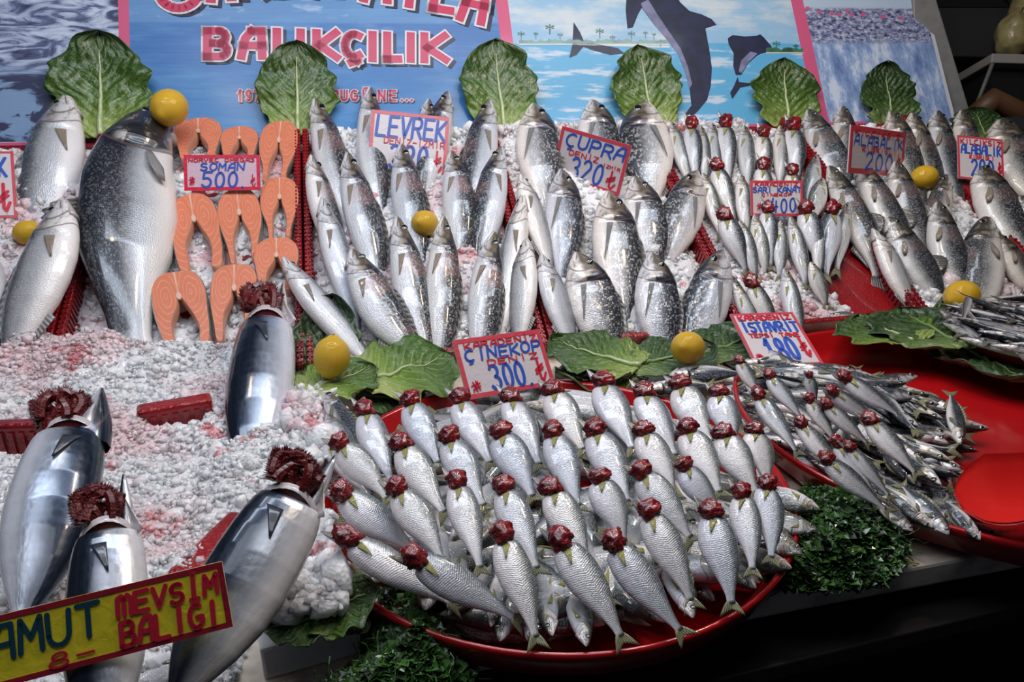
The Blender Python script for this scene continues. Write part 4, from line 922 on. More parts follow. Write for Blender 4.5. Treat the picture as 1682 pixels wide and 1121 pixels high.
leaf((1545, 545), (1690, 640), 62, T, .035, 'long lettuce leaf along the anchovy bowl and red tray edge', 1, 18, ragged=.08, grp=G2)
leaf((550, 1008), (430, 1040), 80, T, .055, 'wet dark lettuce leaf over the white foam block', 1, 19, ragged=.1, grp=G2)
leaf((478, 1012), (622, 978), 104, T, .055, 'wet frilly lettuce leaf between the large bonito and parsley', 0, 20, ruf=.08, ragged=.1, grp=G2)
leaf((560, 1005), (602, 1045), 44, T, .04, 'small lettuce piece folded over the foam block corner', 0, 21, ragged=.1, grp=G2)

# ------------------------------------------------------------ lemons
LEM = NT('lemon_skin'); _o = LEM.obj()
LEM.P(Base_Color=LEM.mix(LEM.step(LEM.noise(_o, 18, 3), .62, .74), (.78, .46, .008), (.50, .24, .02)), Roughness=.3, Coat_Weight=.4); LEM.bump(LEM.vor(_o, 260), .45, .0012); LEM = LEM.m
STEMM = simple('lemon_stem_end', (.16, .13, .03), .6)
def lemon(cx, cy, rpx, pl, lift, label, ax=(1, .2, .1), el=1.1):
    P = pl.hit(cx, cy, lift); r = rpx * (P - CAM).dot(FWD) / FPX; root = empty('lemon', P, label, 'lemon', 'lemons'); A = Vector(ax).normalized(); b = A.orthogonal().normalized()
    frame(root, A, b, A.cross(b), (r, r, r)); vs, fs = [], []; n, s = 24, 24
    if 'lemon' not in cache or el != 1.1:
        for i in range(n + 1):
            a = math.pi * i / n
            for j in range(s):
                q = 2 * math.pi * j / s; k = 1 + .012 * noise.noise(Vector((a * 3, math.cos(q) * 2, math.sin(q) * 2))); x = math.cos(a) * el
                nip = .10 * max(0, abs(math.cos(a)) - .93) / .07; vs.append(((x + math.copysign(nip, x)) , math.sin(a) ** .95 * math.cos(q) * k * .97, math.sin(a) ** .95 * math.sin(q) * k * .97))
        for i in range(n):
            for j in range(s): fs.append([i * s + j, i * s + (j + 1) % s, (i + 1) * s + (j + 1) % s, (i + 1) * s + j])
        cache['lemon'] = mesh('peel', vs, fs, [LEM]); m = MB(); m.tube([Vector((el + .06, 0, 0)), Vector((el + .13, 0, 0))], [.09, .06], 8); cache['lemst'] = mesh('stem_end', m.v, m.f, [STEMM])
    obj('peel', cache['lemon'], root); obj('stem_end', cache['lemst'], root)
lemon(278, 177, 30, S, .105, 'lemon held in the mouth of the whole salmon', (.1, .8, .3))
lemon(46, 383, 21, S, .035, 'lemon on the ice behind the lower pale sea bass', (-1, -.2, -.2))
lemon(698, 368, 23, S, .040, 'lemon in the middle of the sea bass tray', (.3, .8, -.3))
lemon(545, 587, 31, T, .085, 'largest lemon, on lettuce beside the upright bonito', (.1, .3, 1))
lemon(1130, 572, 28.5, T, .085, 'lemon on lettuce below the sea bream', (.5, .8, -.4))
lemon(1518, 292, 20.5, S, .045, 'small lemon among the trout near the ALABALIK sign', (.9, .3, .1))
lemon(1580, 487, 27, S, .07, 'lemon below the trout beside the anchovy bowl', (.8, .4, .1))

# ------------------------------------------------------------ upper trays: large fish
GB = 'sea bass on ice'
fish('white_bass', (108, 156), (52, 470), 106, 'R', 'upper of two large pale sea bass, snout up beside the banner', 'large pale sea bass', lh=.06, lt=-.03, bh=.0, roll=10)
fish('white_bass', (118, 326), (-5, 650), 110, 'R', 'lower of two large pale sea bass, white belly turned to the red divider', 'large pale sea bass', lh=.115, lt=.035, bh=.04, roll=32)
fish('trout', (-30, 395), (-20, 640), 78, 'R', 'dark fish cut off at the picture edge beside the pale sea bass', None, lh=.06, lt=.03)
sal = fish('salmon', (212, 165), (208, 650), 172, 'R', 'huge whole salmon with black back, biting a lemon', None, lh=.085, lt=.02, bh=-.085, roll=-16, bt=-.02)
fish('white_bass', (458, 424), (640, 640), 56, 'L', 'sea bass leaning over the red divider towards the salmon steaks, mouth open', GB, lh=.075, lt=.02, bh=.04, roll=30)
def row(kind, items, desc, rowname, group, **kw):
    n = len(items)
    if kind in ('levrek', 'cupra', 'trout'): kw.setdefault('x1', .86)
    for i, it in enumerate(items):
        h, t, wd, be = it[:4]; ex = dict(kw); ex.update(it[4] if len(it) > 4 else {})
        if kind not in ('blue', 'scad_cut'): ex.setdefault('bt', rnd.choice((0, .05, -.05, .08, -.03))); ex.setdefault('bh', rnd.choice((0, .02, -.02)))
        ex['roll'] = ex.get('roll', 0) + rnd.uniform(-6, 6)
        nm = ex.pop('note', None)
        pos = ORD[i] if n > 1 else 'only'
        lab = f"{nm or desc}, {pos} from left in {rowname}"
        fish(ex.pop('kind', kind), h, t, wd, be, lab, group, **ex)
row('levrek', [((518, 161), (580, 400), 62, 'L', {}), ((605, 143), (618, 360), 56, 'L', {}), ((702, 162), (700, 320), 44, 'L', {}), ((735, 150), (690, 330), 56, 'R', dict(roll=-15)), ((803, 163), (765, 400), 66, 'R', {})],
    'silver sea bass', 'back row of the bass tray', GB, lh=.055, lt=.008)
row('levrek', [((508, 254), (562, 450), 56, 'L', dict(note='pale bass, gill flap open', roll=28)), ((567, 251), (628, 480), 64, 'L', dict(bh=.02)), ((656, 237), (690, 445), 62, 'L', {}), ((747, 248), (760, 430), 60, 'L', {}), ((818, 240), (790, 440), 60, 'R', {})],
    'silver sea bass', 'second row of the bass tray', GB, lh=.06, lt=.01)
row('levrek', [((526, 325), (590, 545), 56, 'L', dict(kind='white_bass', roll=18)), ((653, 356), (700, 610), 66, 'L', {}), ((730, 356), (724, 610), 64, 'L', {}), ((808, 381), (785, 610), 64, 'L', {}), ((860, 315), (815, 590), 52, 'R', dict(kind='white_bass', roll=22))],
    'sea bass beside the lemon', 'third row of the bass tray', GB, lh=.07, lt=.012)
fish('levrek', (573, 411), (690, 632), 78, 'L', 'front sea bass in its tray, tail bent towards the bluefish sign', GB, lh=.08, lt=.02, bt=.16, bh=.02, roll=8)
fish('white_bass', (864, 392), (850, 610), 60, 'R', 'sea bass with white belly up and gill flap open, by tray divider', GB, lh=.08, lt=.015, roll=38)
fish('white_bass', (855, 286), (912, 470), 50, 'L', 'pale bass straddling the divider between bass and bream, upper', GB, lh=.07, lt=.02, roll=35)
fish('white_bass', (890, 418), (950, 610), 58, 'L', 'pale bass straddling the divider between bass and bream, lower', GB, lh=.075, lt=.02, roll=35)
GC = 'sea bream on ice'
row('cupra', [((873, 170), (892, 350), 74, 'L', {}), ((973, 164), (990, 330), 70, 'L', {}), ((1056, 166), (1075, 350), 86, 'R', dict(bh=-.02))], 'silver sea bream', 'back row of the bream tray', GC, lh=.055, lt=.008)
row('cupra', [((922, 278), (925, 470), 66, 'L', {}), ((995, 314), (1030, 530), 80, 'L', dict(note='large sea bream showing tail')), ((1042, 290), (1078, 460), 68, 'L', {}), ((1148, 282), (1092, 450), 70, 'R', {})], 'sea bream', 'middle row of the bream tray', GC, lh=.06, lt=.012)
row('cupra', [((942, 415), (1012, 610), 82, 'L', {}), ((1067, 415), (1090, 610), 74, 'L', {}), ((1192, 411), (1128, 610), 76, 'R', {})], 'plump sea bream', 'front row of the bream tray', GC, lh=.07, lt=.012)
GT = 'trout on ice'
row('trout', [((1323, 182), (1402, 330), 48, 'L', {}), ((1380, 175), (1405, 330), 44, 'L', {}), ((1468, 182), (1510, 350), 46, 'L', {}), ((1494, 186), (1545, 350), 48, 'L', dict(roll=15)), ((1535, 182), (1570, 350), 46, 'L', {}), ((1580, 182), (1600, 330), 44, 'L', {}), ((1636, 198), (1712, 350), 74, 'L', dict(note='large dark trout'))],
    'dark-backed trout', 'back row of the trout tray', GT, lh=.055, lt=.01)
row('trout', [((1362, 273), (1450, 450), 44, 'L', {}), ((1411, 264), (1500, 440), 46, 'L', {}), ((1467, 266), (1515, 420), 46, 'L', {}), ((1555, 287), (1520, 420), 44, 'R', {}), ((1604, 268), (1692, 440), 60, 'L', {})],
    'trout', 'second row of the trout tray', GT, lh=.06, lt=.012)
row('trout', [((1437, 376), (1502, 520), 44, 'L', dict(kind='white_bass', note='trout with white belly up', roll=30)), ((1459, 357), (1550, 505), 50, 'L', {}), ((1535, 333), (1580, 500), 52, 'L', {}), ((1614, 356), (1606, 540), 70, 'R', dict(note='wide speckled trout')), ((1636, 384), (1712, 500), 44, 'L', dict(roll=20)), ((1676, 322), (1740, 450), 44, 'L', {})],
    'trout', 'front row of the trout tray', GT, lh=.065, lt=.012)
GS = 'small silver fish beside the bream'
row('scad_cut', [((1135, 208), (1146, 318), 34, 'L', {}), ((1191, 206), (1200, 316), 36, 'L', {}), ((1253, 222), (1258, 318), 34, 'L', {}), ((1302, 211), (1312, 318), 40, 'L', {})], 'small fish with red gills', 'back row below the dolphins', GS, lh=.055, lt=.015, gill=True, hi=False)
row('blue', [((1103, 200), (1136, 316), 28, 'L', {}), ((1152, 207), (1160, 316), 28, 'L', {}), ((1170, 202), (1178, 314), 30, 'L', {}), ((1223, 206), (1230, 320), 32, 'L', {}), ((1282, 206), (1282, 320), 30, 'L', {})], 'small silver fish, head intact', 'back row below the dolphins', GS, lh=.05, lt=.012, hi=False)
row('scad_cut', [((1177, 276), (1212, 380), 34, 'L', {}), ((1252, 275), (1262, 380), 34, 'L', {}), ((1300, 284), (1318, 380), 32, 'L', {})], 'small fish with red gills', 'second row under the back row', GS, lh=.058, lt=.015, gill=True, hi=False)
row('blue', [((1155, 284), (1188, 400), 30, 'L', {}), ((1217, 286), (1228, 400), 32, 'L', {}), ((1340, 254), (1326, 360), 32, 'R', {}), ((1350, 292), (1334, 372), 34, 'R', {})], 'small silver fish, head intact', 'second row under the back row', GS, lh=.055, lt=.012, hi=False)
row('scad_cut', [((1190, 356), (1232, 460), 38, 'L', {}), ((1260, 346), (1268, 452), 34, 'L', {}), ((1323, 346), (1352, 452), 40, 'L', {}), ((1366, 348), (1356, 470), 42, 'R', dict(note='dark red-gilled fish'))], 'small fish with red gills', 'third row around the SARI KANAT sign', GS, lh=.062, lt=.015, gill=True, hi=False)
row('blue', [((1216, 362), (1244, 470), 30, 'L', {}), ((1240, 352), (1260, 462), 30, 'L', {}), ((1283, 362), (1280, 470), 28, 'L', {}), ((1299, 356), (1328, 484), 30, 'L', {}), ((1348, 362), (1342, 470), 28, 'L', {}), ((1392, 332), (1372, 460), 30, 'R', {})], 'small silver fish, head intact', 'third row around the SARI KANAT sign', GS, lh=.055, lt=.012, hi=False)
row('scad_cut', [((1234, 466), (1290, 580), 34, 'L', {})], 'small fish with red gills', 'lowest row above the İSTAVRİT sign', GS, lh=.06, lt=.02, gill=True, hi=False)
row('blue', [((1186, 440), (1250, 560), 30, 'L', {}), ((1204, 462), (1262, 580), 30, 'L', {}), ((1289, 440), (1318, 580), 34, 'L', {}), ((1332, 430), (1360, 512), 28, 'L', {})], 'small silver fish, head intact', 'lowest row above the İSTAVRİT sign', GS, lh=.055, lt=.015, hi=False)
fish('blue', (1362, 517), (1440, 535), 22, 'L', 'small silver fish lying crosswise behind the empty red tray', GS, lh=.02, lt=.02, hi=False)

# ------------------------------------------------------------ salmon steaks
SAL = NT('salmon_flesh'); _o = SAL.obj(); _x = SAL.xyz(_o)
ax_ = SAL.math('ABSOLUTE', _x[0]); cx_ = SAL.math('SUBTRACT', ax_, .22); cy_ = SAL.math('SUBTRACT', _x[1], .18)
rr_ = SAL.math('SQRT', SAL.math('ADD', SAL.math('MULTIPLY', cx_, cx_), SAL.math('MULTIPLY', SAL.math('MULTIPLY', cy_, cy_), .55)))
rr_ = SAL.math('ADD', rr_, SAL.math('MULTIPLY', SAL.noise(_o, 4, 2), .12)); wv_ = SAL.math('SINE', SAL.math('MULTIPLY', rr_, 95.0))
cc_ = SAL.mix(SAL.math('MULTIPLY', SAL.step(wv_, .7, 1.0), .30), (.72, .22, .12), (.90, .56, .42))
cc_ = SAL.mix(SAL.math('MULTIPLY', SAL.step(ax_, .022, .008), .8), cc_, (.80, .55, .42))
cc_ = SAL.mix(SAL.math('MULTIPLY', SAL.step(SAL.noise(_o, 6, 4), .5, .75), .4), cc_, (.62, .16, .07))
SAL.P(Base_Color=cc_, Roughness=.32, Coat_Weight=.45, Coat_Roughness=.15); SAL.bump(SAL.noise(_o, 40, 4), .3, .002); SAL = SAL.m
SKIN = simple('steak_skin', (.34, .33, .30), .28, .5, .3, var=.4); BONE = simple('steak_bone', (.72, .50, .40), .4, .3); CAVT = simple('steak_belly_lining', (.62, .30, .20), .3, .4)
def steak(cx, cy, wpx, hpx, label, rot=0, gap=.10, seed=0, lift=.03, spread=1.0):
    P = S.hit(cx, cy, lift); top_ = S.hit(cx, cy - hpx / 2, lift); bot = S.hit(cx, cy + hpx / 2, lift); H = (top_ - bot).length; W = px_w(S, cx, cy, wpx, lift)
    Y = (top_ - bot).normalized(); Zv = (N - Y * N.dot(Y)).normalized(); Y2 = Matrix.Rotation(R(rot), 3, Zv) @ Y; X = Y2.cross(Zv)
    root = empty('salmon_steak', P, label, 'salmon steak', 'salmon steaks'); frame(root, X, Y2, Zv, (W, H, W))
    g = random.Random(seed); sp = spread
    out = [(-.30 * sp - .04, -.50), (-.40 * sp, -.30), (-.47, -.05), (-.50, .14), (-.46, .32), (-.34, .44), (-.18, .49), (0, .50), (.18, .49), (.34, .44), (.46, .32), (.50, .14), (.47, -.05), (.40 * sp, -.30), (.30 * sp + .02, -.48)]
    inn = [(.14 * sp + .02, -.47), (.20 * sp, -.30), (.15 * sp + gap * .3, -.14), (gap * .7, .02), (.02, .12), (-.02, .12), (-gap * .7, .02), (-.15 * sp - gap * .3, -.14), (-.20 * sp, -.30), (-.16 * sp - .04, -.50)]
    pts = [(x + g.uniform(-.012, .012), y + g.uniform(-.012, .012)) for x, y in out + inn]
    # smooth closed curve
    sm = []; n = len(pts)
    for i in range(n):
        p0, p1, p2, p3 = [pts[(i + k - 1) % n] for k in range(4)]
        for t in (0, .25, .5, .75): sm.append(tuple(.5 * (2 * p1[c] + (p2[c] - p0[c]) * t + (2 * p0[c] - 5 * p1[c] + 4 * p2[c] - p3[c]) * t * t + (3 * p1[c] - p0[c] - 3 * p2[c] + p3[c]) * t ** 3) for c in (0, 1)))
    m = len(sm); th = .22; vs, fs = [], []
    def inset(k, d):
        a, b, c = sm[k - 1], sm[k], sm[(k + 1) % m]; tx, ty = c[0] - a[0], c[1] - a[1]; l = math.hypot(tx, ty) + 1e-9; return (b[0] + ty / l * d, b[1] - tx / l * d)
    ar = sum(sm[i - 1][0] * sm[i][1] - sm[i][0] * sm[i - 1][1] for i in range(m)); sg = 1 if ar < 0 else -1
    vs = [(*inset(k, .02 * sg), th / 2) for k in range(m)]; fs = [list(range(m))] if ar > 0 else [list(range(m))[::-1]]
    obj('flesh', mesh('flesh', vs, fs, [SAL], smooth=False), root)
    vs = [(*inset(k, .02 * sg), th / 2) for k in range(m)] + [(*sm[k], th / 2 - .03) for k in range(m)] + [(*sm[k], -th / 2) for k in range(m)]
    ns = 4 * len(out) - 6; fs = []; fm = []
    for r_ in range(2):
        for k in range(m): kk = (k + 1) % m; fs.append([r_ * m + k, r_ * m + kk, (r_ + 1) * m + kk, (r_ + 1) * m + k]); fm.append(0 if k < ns else 1)
    obj('skin', mesh('skin', vs, fs, [SKIN, CAVT], fm), root)
    b = MB(); b.tube([Vector((0, .15, th / 2 - .01)), Vector((0, .15, th / 2 + .012))], [.05, .045], 12); b.build('bone', BONE, root, smooth=False)
    bb = root.children[-1]
ST = [(327, 232, 76, 66, 'salmon steak half hidden above the SOMAN sign, next to salmon head', 0, .05, 1, 1), (394, 240, 62, 56, 'small salmon steak above the SOMAN sign', 0, .05, 2, 1), (457, 250, 62, 100, 'salmon steak at top corner by the sea bass', -4, .04, 3, .8),
      (323, 384, 78, 128, 'salmon steak directly below the SOMAN sign, legs spread', 6, .14, 4, 1.15), (396, 372, 70, 122, 'salmon steak below the right end of the SOMAN sign', 4, .08, 5, .9), (460, 343, 62, 100, 'salmon steak touching the divider beside open-mouthed bass', 0, .09, 6, .8),
      (455, 438, 72, 90, 'salmon steak half hidden behind the upright bonito gills', 0, .1, 7, 1), (300, 512, 88, 132, 'lowest salmon steak, at the salmon belly', 8, .12, 8, 1.05), (386, 497, 78, 124, 'salmon steak next to the upright bonito gills', 0, .09, 9, 1)]
for cx, cy, a, b, lb, ro, gp, sd, spd in ST: steak(cx, cy, a, b, lb, ro, gp, sd, .028 if cy < 400 else .034, spd)

# ------------------------------------------------------------ bonito
GBO = 'bonito with gills pulled out'
fish('bonito', (440, 520), (402, 860), 112, 'R', 'upright bonito with dark red gills, standing below the salmon steaks', GBO, pl=S, tpl=T, lh=.10, lt=-.01, gill=True, roll=-4)
fish('bonito', (122, 700), (12, 1100), 134, 'L', 'dark-backed bonito furthest left, head above gills', GBO, pl=T, lh=.15, lt=.07, gill=True, roll=0)
fish('bonito', (178, 858), (165, 1350), 142, 'R', 'bonito behind the yellow sign, red gills ringed open', GBO, pl=T, lh=.17, lt=.08, gill=True)
fish('bonito', (490, 806), (235, 1240), 142, 'R', 'largest bonito, slanting down to the yellow sign with white throat', GBO, pl=T, lh=.16, lt=.07, gill=True, roll=-8)
fish('white_bass', (352, 1066), (120, 1200), 60, 'L', 'grey fish lying under the yellow sign near the bottom edge', None, pl=T, lh=.05, lt=.04, hi=True)

# ------------------------------------------------------------ round trays
def plate(c, r, label, name='round_tray', h=.045):
    root = empty(name, c, label, 'tray', 'red trays'); prof = [(0, .006), (r * .90, .006), (r * .955, .016), (r * .985, h - .004), (r, h), (r * 1.012, h - .003), (r * 1.0, h - .012), (r * .97, .012), (r * .92, 0), (0, 0)]; vs, fs = [], []; sg = 96
    for x, z in prof:
        for j in range(sg): q = 2 * math.pi * j / sg; vs.append((x * math.cos(q), x * math.sin(q), z))
    for i in range(len(prof) - 1):
        for j in range(sg): fs.append([i * sg + j, i * sg + (j + 1) % sg, (i + 1) * sg + (j + 1) % sg, (i + 1) * sg + j])
    obj('dish', mesh('dish', vs, fs, [RED]), root); return root
PC = Vector((.045, .755, TOPZ)); PR = .268
plate(PC, PR, 'round red tray heaped with bluefish')
QC = Vector((.625, .925, TOPZ)); QR = .31
plate(QC, QR, 'big round red tray, half empty, with horse mackerel and scoop')
AC = S.hit(1705, 575, .0); AC.z = TOPZ + .03
# bluefish heap
def under(kind, n, place, lab, grp, seed, L, hi=False):
    lab0 = lab
    g = random.Random(seed)
    for i in range(n):
        p, ang, z, be = place(g, i)
        if callable(lab0): lab, grp = lab0(p)
        d = Vector((math.cos(ang), math.sin(ang), g.uniform(-.08, .02))); l = L * g.uniform(.88, 1.08)
        a = Vector((p[0], p[1], TOPZ + z)) - d * l / 2; make_fish(kind, a, a + d * l, (Z + Vector((0, -.35, 0)) + Vector((g.uniform(-.2, .2), g.uniform(-.2, .2), 0))).normalized(), be, None, lab, grp, hi=hi, bh=g.choice((0, .02, -.02)), bt=g.choice((0, .04, -.04)), roll=g.uniform(-15, 15))
def pl_under(g, i):
    if i < 26:   # horizontal rows in the heap
        r = i // 4; y = PC.y + .20 - r * .068 + g.uniform(-.01, .01); hw = math.sqrt(max(.0, (PR * .93) ** 2 - (y - PC.y) ** 2)) - .08
        x = PC.x + (-1 + 2 * (i % 4) / 3) * max(hw, .02); return (x, y), g.uniform(-.2, .2) + (math.pi if g.random() < .5 else 0), .024 + .012 * (i % 2), g.choice('LR')
    if i < 58:
        a = R(-165 + (i - 26) * 5.1 + g.uniform(-4, 4)); q = PR * (.64 if i % 2 else .52); return (PC.x + q * math.cos(a), PC.y + q * math.sin(a)), a + math.pi + g.uniform(-1.0, 1.0), .024 + .02 * (i % 2), g.choice('LR')
    a = g.uniform(0, 6.28); q = PR * .72 * math.sqrt(g.random()); return (PC.x + q * math.cos(a), PC.y + q * math.sin(a)), g.uniform(0, 6.28), g.uniform(.045, .055), g.choice('LR')
def blue_lab(p):
    if (p[0] - PC.x) ** 2 + (p[1] - PC.y) ** 2 > (PR * .5) ** 2 and p[1] < PC.y: return 'bluefish under the front rows, its head towards the near tray rim', 'bluefish under the front rows'
    if p[1] > PC.y + .08: return 'bluefish lying crosswise under the back rows of the round tray', 'bluefish under the back rows'
    return 'bluefish in the hidden layer under the middle rows of the round tray', 'bluefish under the middle rows'
under('blue', 84, pl_under, blue_lab, '', 21, .185)
GF = 'bluefish laid in rows on the round tray'
for i, (h, t, wd, be) in enumerate((((905, 1045), (880, 900), 50, 'L'), ((965, 1062), (935, 930), 48, 'R'), ((1078, 1020), (985, 930), 50, 'L'), ((1140, 1015), (1080, 880), 48, 'R'), ((1240, 968), (1120, 880), 44, 'L'), ((1318, 908), (1190, 850), 40, 'R'), ((1345, 838), (1220, 800), 36, 'L'),
        ((1300, 935), (1180, 900), 38, 'L'), ((738, 1012), (820, 920), 40, 'R'), ((808, 1030), (840, 900), 42, 'R'), ((1340, 868), (1230, 850), 34, 'R'), ((948, 950), (1010, 900), 40, 'L'))):
    fish('blue', h, t, wd, be, f'bluefish with head and open eye poking out below the rows, {ORD[i]} of those', 'bluefish heads at the tray edge', pl=T, lh=.050, lt=.05, hi=True)
rows = [
 ('back row of the round tray', [((600, 679), (646, 810), 56), ((675, 663), (722, 778), 56), ((756, 660), (808, 778), 56), ((839, 658), (893, 780), 56), ((909, 645), (960, 755), 56), ((990, 633), (1042, 755), 58), ((1058, 649), (1113, 765), 54), ((1117, 636), (1170, 742), 52), ((1179, 649), (1212, 745), 50)]),
 ('second row of the round tray', [((559, 732), (650, 830), 50), ((661, 733), (735, 862), 60), ((739, 723), (798, 850), 60), ((823, 714), (882, 832), 62), ((909, 714), (956, 850), 58), ((978, 711), (1040, 842), 60), ((1056, 712), (1118, 825), 54), ((1130, 708), (1190, 825), 54), ((1188, 715), (1246, 825), 54), ((1237, 709), (1268, 806), 50)]),
 ('third row of the round tray', [((653, 807), (742, 935), 60), ((750, 797), (795, 955), 60), ((827, 804), (890, 955), 62), ((905, 806), (978, 945), 62), ((984, 788), (1036, 905), 60), ((1054, 779), (1146, 900), 54), ((1122, 768), (1190, 862), 60), ((1217, 814), (1243, 955), 54), ((1259, 800), (1272, 935), 54)]),
 ('front row of the round tray', [((561, 814), (700, 918), 58), ((571, 888), (765, 1010), 56), ((682, 920), (870, 1030), 58), ((825, 884), (893, 1072), 66), ((921, 892), (1040, 1068), 66), ((1008, 895), (1130, 1062), 62), ((1066, 843), (1150, 1008), 60), ((1167, 845), (1212, 1015), 66)]),
]
for ri, (rn, its) in enumerate(rows):
    row('blue_cut', [(h, t, wd, 'L', dict(roll=rnd.uniform(-6, 8), bt=rnd.choice((0, .03, -.03)))) for h, t, wd in its], 'gutted bluefish, red gills out', rn, GF, pl=T, lh=.105 if ri < 3 else .098, lt=.068 if ri < 3 else .05, gill=True)
fish('scad', (534, 645), (612, 770), 36, 'L', 'dark fish with head, at the tray edge under the large lemon', GF, pl=T, lh=.07, lt=.05)
fish('blue', (538, 680), (606, 800), 40, 'L', 'bluefish with head intact, beside the pink ice lump at tray edge', GF, pl=T, lh=.065, lt=.05)
fish('blue', (526, 716), (620, 830), 36, 'L', 'bluefish with head intact, touching the largest bonito gills', GF, pl=T, lh=.06, lt=.05)

# horse mackerel heap
HP = [T.hit(*p, .03) for p in ((1190, 600), (1330, 600), (1450, 625), (1555, 672), (1572, 740), (1565, 790), (1598, 880), (1500, 862), (1400, 810), (1300, 765), (1230, 700))]
HPx = [(p.x, p.y) for p in HP]; hx = (min(p[0] for p in HPx), max(p[0] for p in HPx)); hy = (min(p[1] for p in HPx), max(p[1] for p in HPx))
def pl_mack(g, i):
    while True:
        x, y = g.uniform(*hx), g.uniform(*hy)
        if inpoly(x, y, HPx) and edge_d(x, y, HPx) > .02: break
    e = min(1, edge_d(x, y, HPx) / .08); ang = g.gauss(-.75, .55) + (math.pi if g.random() < .6 else 0)
    return (x, y), ang, .016 + .05 * e * g.random() ** .7, g.choice('LR')
def mack_lab(p):
    w_ = 'far side' if p[1] > 1.02 else ('near side over the parsley' if p[1] < .84 else 'middle')
    e_ = 'towards the bluefish' if p[0] < .5 else 'towards bare red plastic'
    return 'loose horse mackerel in the dark heap, ' + w_ + ' ' + e_, 'loose horse mackerel ' + w_ + ' ' + e_
under('scad', 150, pl_mack, mack_lab, '', 31, .145)
GM = 'horse mackerel with red gills'
MK = [((1214, 594), (1252, 660), 26), ((1263, 619), (1325, 698), 28), ((1246, 652), (1318, 756), 36), ((1328, 617), (1342, 672), 24), ((1386, 622), (1488, 690), 30), ((1365, 645), (1452, 700), 28), ((1329, 658), (1378, 735), 28), ((1356, 666), (1435, 738), 28),
      ((1315, 698), (1392, 796), 34), ((1428, 692), (1515, 790), 38), ((1373, 730), (1448, 828), 32), ((1394, 737), (1470, 826), 30), ((1356, 757), (1470, 850), 38)]
MN = ['touching the İSTAVRİT sign', 'just below the İSTAVRİT sign', 'next to the last bluefish of the back row', 'small one at the heap top', 'lying furthest up the empty tray', 'behind the heap centre', 'in the heap centre, steep', 'in the heap centre, flatter',
      'wide one over the heap left flank', 'wide one pointing at the scoop', 'touching another gill pair, left one', 'touching another gill pair, right one', 'longest, lowest of the heap']
for (h, t, wd), nt in zip(MK, MN): fish('scad_cut', h, t, wd * .82, 'L', 'red-gilled horse mackerel, ' + nt, GM, pl=T, lh=.098, lt=.06, gill=True)
for i, (h, t, wd) in enumerate((((1530, 868), (1440, 790), 26), ((1560, 878), (1475, 790), 26), ((1608, 888), (1545, 815), 30), ((1500, 872), (1420, 810), 24), ((1580, 770), (1490, 760), 26), ((1578, 730), (1560, 640), 26), ((1510, 800), (1440, 730), 26))):
    fish('scad', h, t, wd, 'LR'[i % 2], f'horse mackerel at the heap edge towards the scoop, head out, {ORD[i]} of those', 'horse mackerel at the heap edge', pl=T, lh=.04, lt=.055)
for i, (h, t, wd) in enumerate((((1430, 615), (1400, 650), 24), ((1405, 612), (1370, 622), 16), ((1562, 672), (1480, 640), 22), ((1480, 625), (1400, 632), 16))):
    fish('scad', h, t, wd, 'R', f'horse mackerel at the far heap edge against bare red plastic, {ORD[i]} of those', 'horse mackerel at the heap edge', pl=T, lh=.045, lt=.04)
for i, (h, t, wd) in enumerate((((1100, 618), (1230, 612), 22), ((1060, 640), (1180, 632), 20), ((1215, 598), (1345, 596), 14))):
    fish('scad', h, t, wd, 'R', f'thin fish lying flat between lettuce and trays, {ORD[i]} from left', 'thin fish on the tray edge', pl=T, lh=.055, lt=.055)

# anchovy bowl
ab = T.hit(1700, 585, .03); ab.z = TOPZ
ab.z += .022
bowl = plate(ab + Vector((.0, 0, .02)), .112, 'round red bowl of black anchovies at the picture edge', 'anchovy_bowl', .04)
ga = random.Random(8)
for k in range(26):   # outer ring lying along the rim
    a = R(95 + k * 10.5); r_ = .125 - .014 * (k % 2); c = ab + Vector((r_ * math.cos(a), r_ * math.sin(a), .050 + .012 * (k % 2) + .004 * (k % 3))); d = Vector((-math.sin(a), math.cos(a), 0))
    make_fish('anchovy', c - d * .078, c + d * .078, (Z + Vector((math.cos(a), math.sin(a), 0)) * .5).normalized(), 'LR'[k % 2], None, 'black and silver anchovy laid along the rim of its bowl', 'anchovies ringed along the bowl rim', hi=False, bt=.0, bh=.0, thick=1.3)
for k in range(46):
    a, r_ = ga.uniform(0, 6.28), .095 * math.sqrt(ga.random()); c = ab + Vector((r_ * math.cos(a), r_ * math.sin(a), .05 + ga.random() * .03)); q = ga.gauss(2.4, .5); d = Vector((math.cos(q), math.sin(q), ga.uniform(-.1, .1)))
    make_fish('anchovy', c - d * .065, c + d * .065, (Z + Vector((ga.uniform(-.5, .5), ga.uniform(-.6, .2), 0))).normalized(), ga.choice('LR'), None, 'black anchovy lying loose inside the anchovy bowl', 'anchovies loose in the bowl', hi=False)

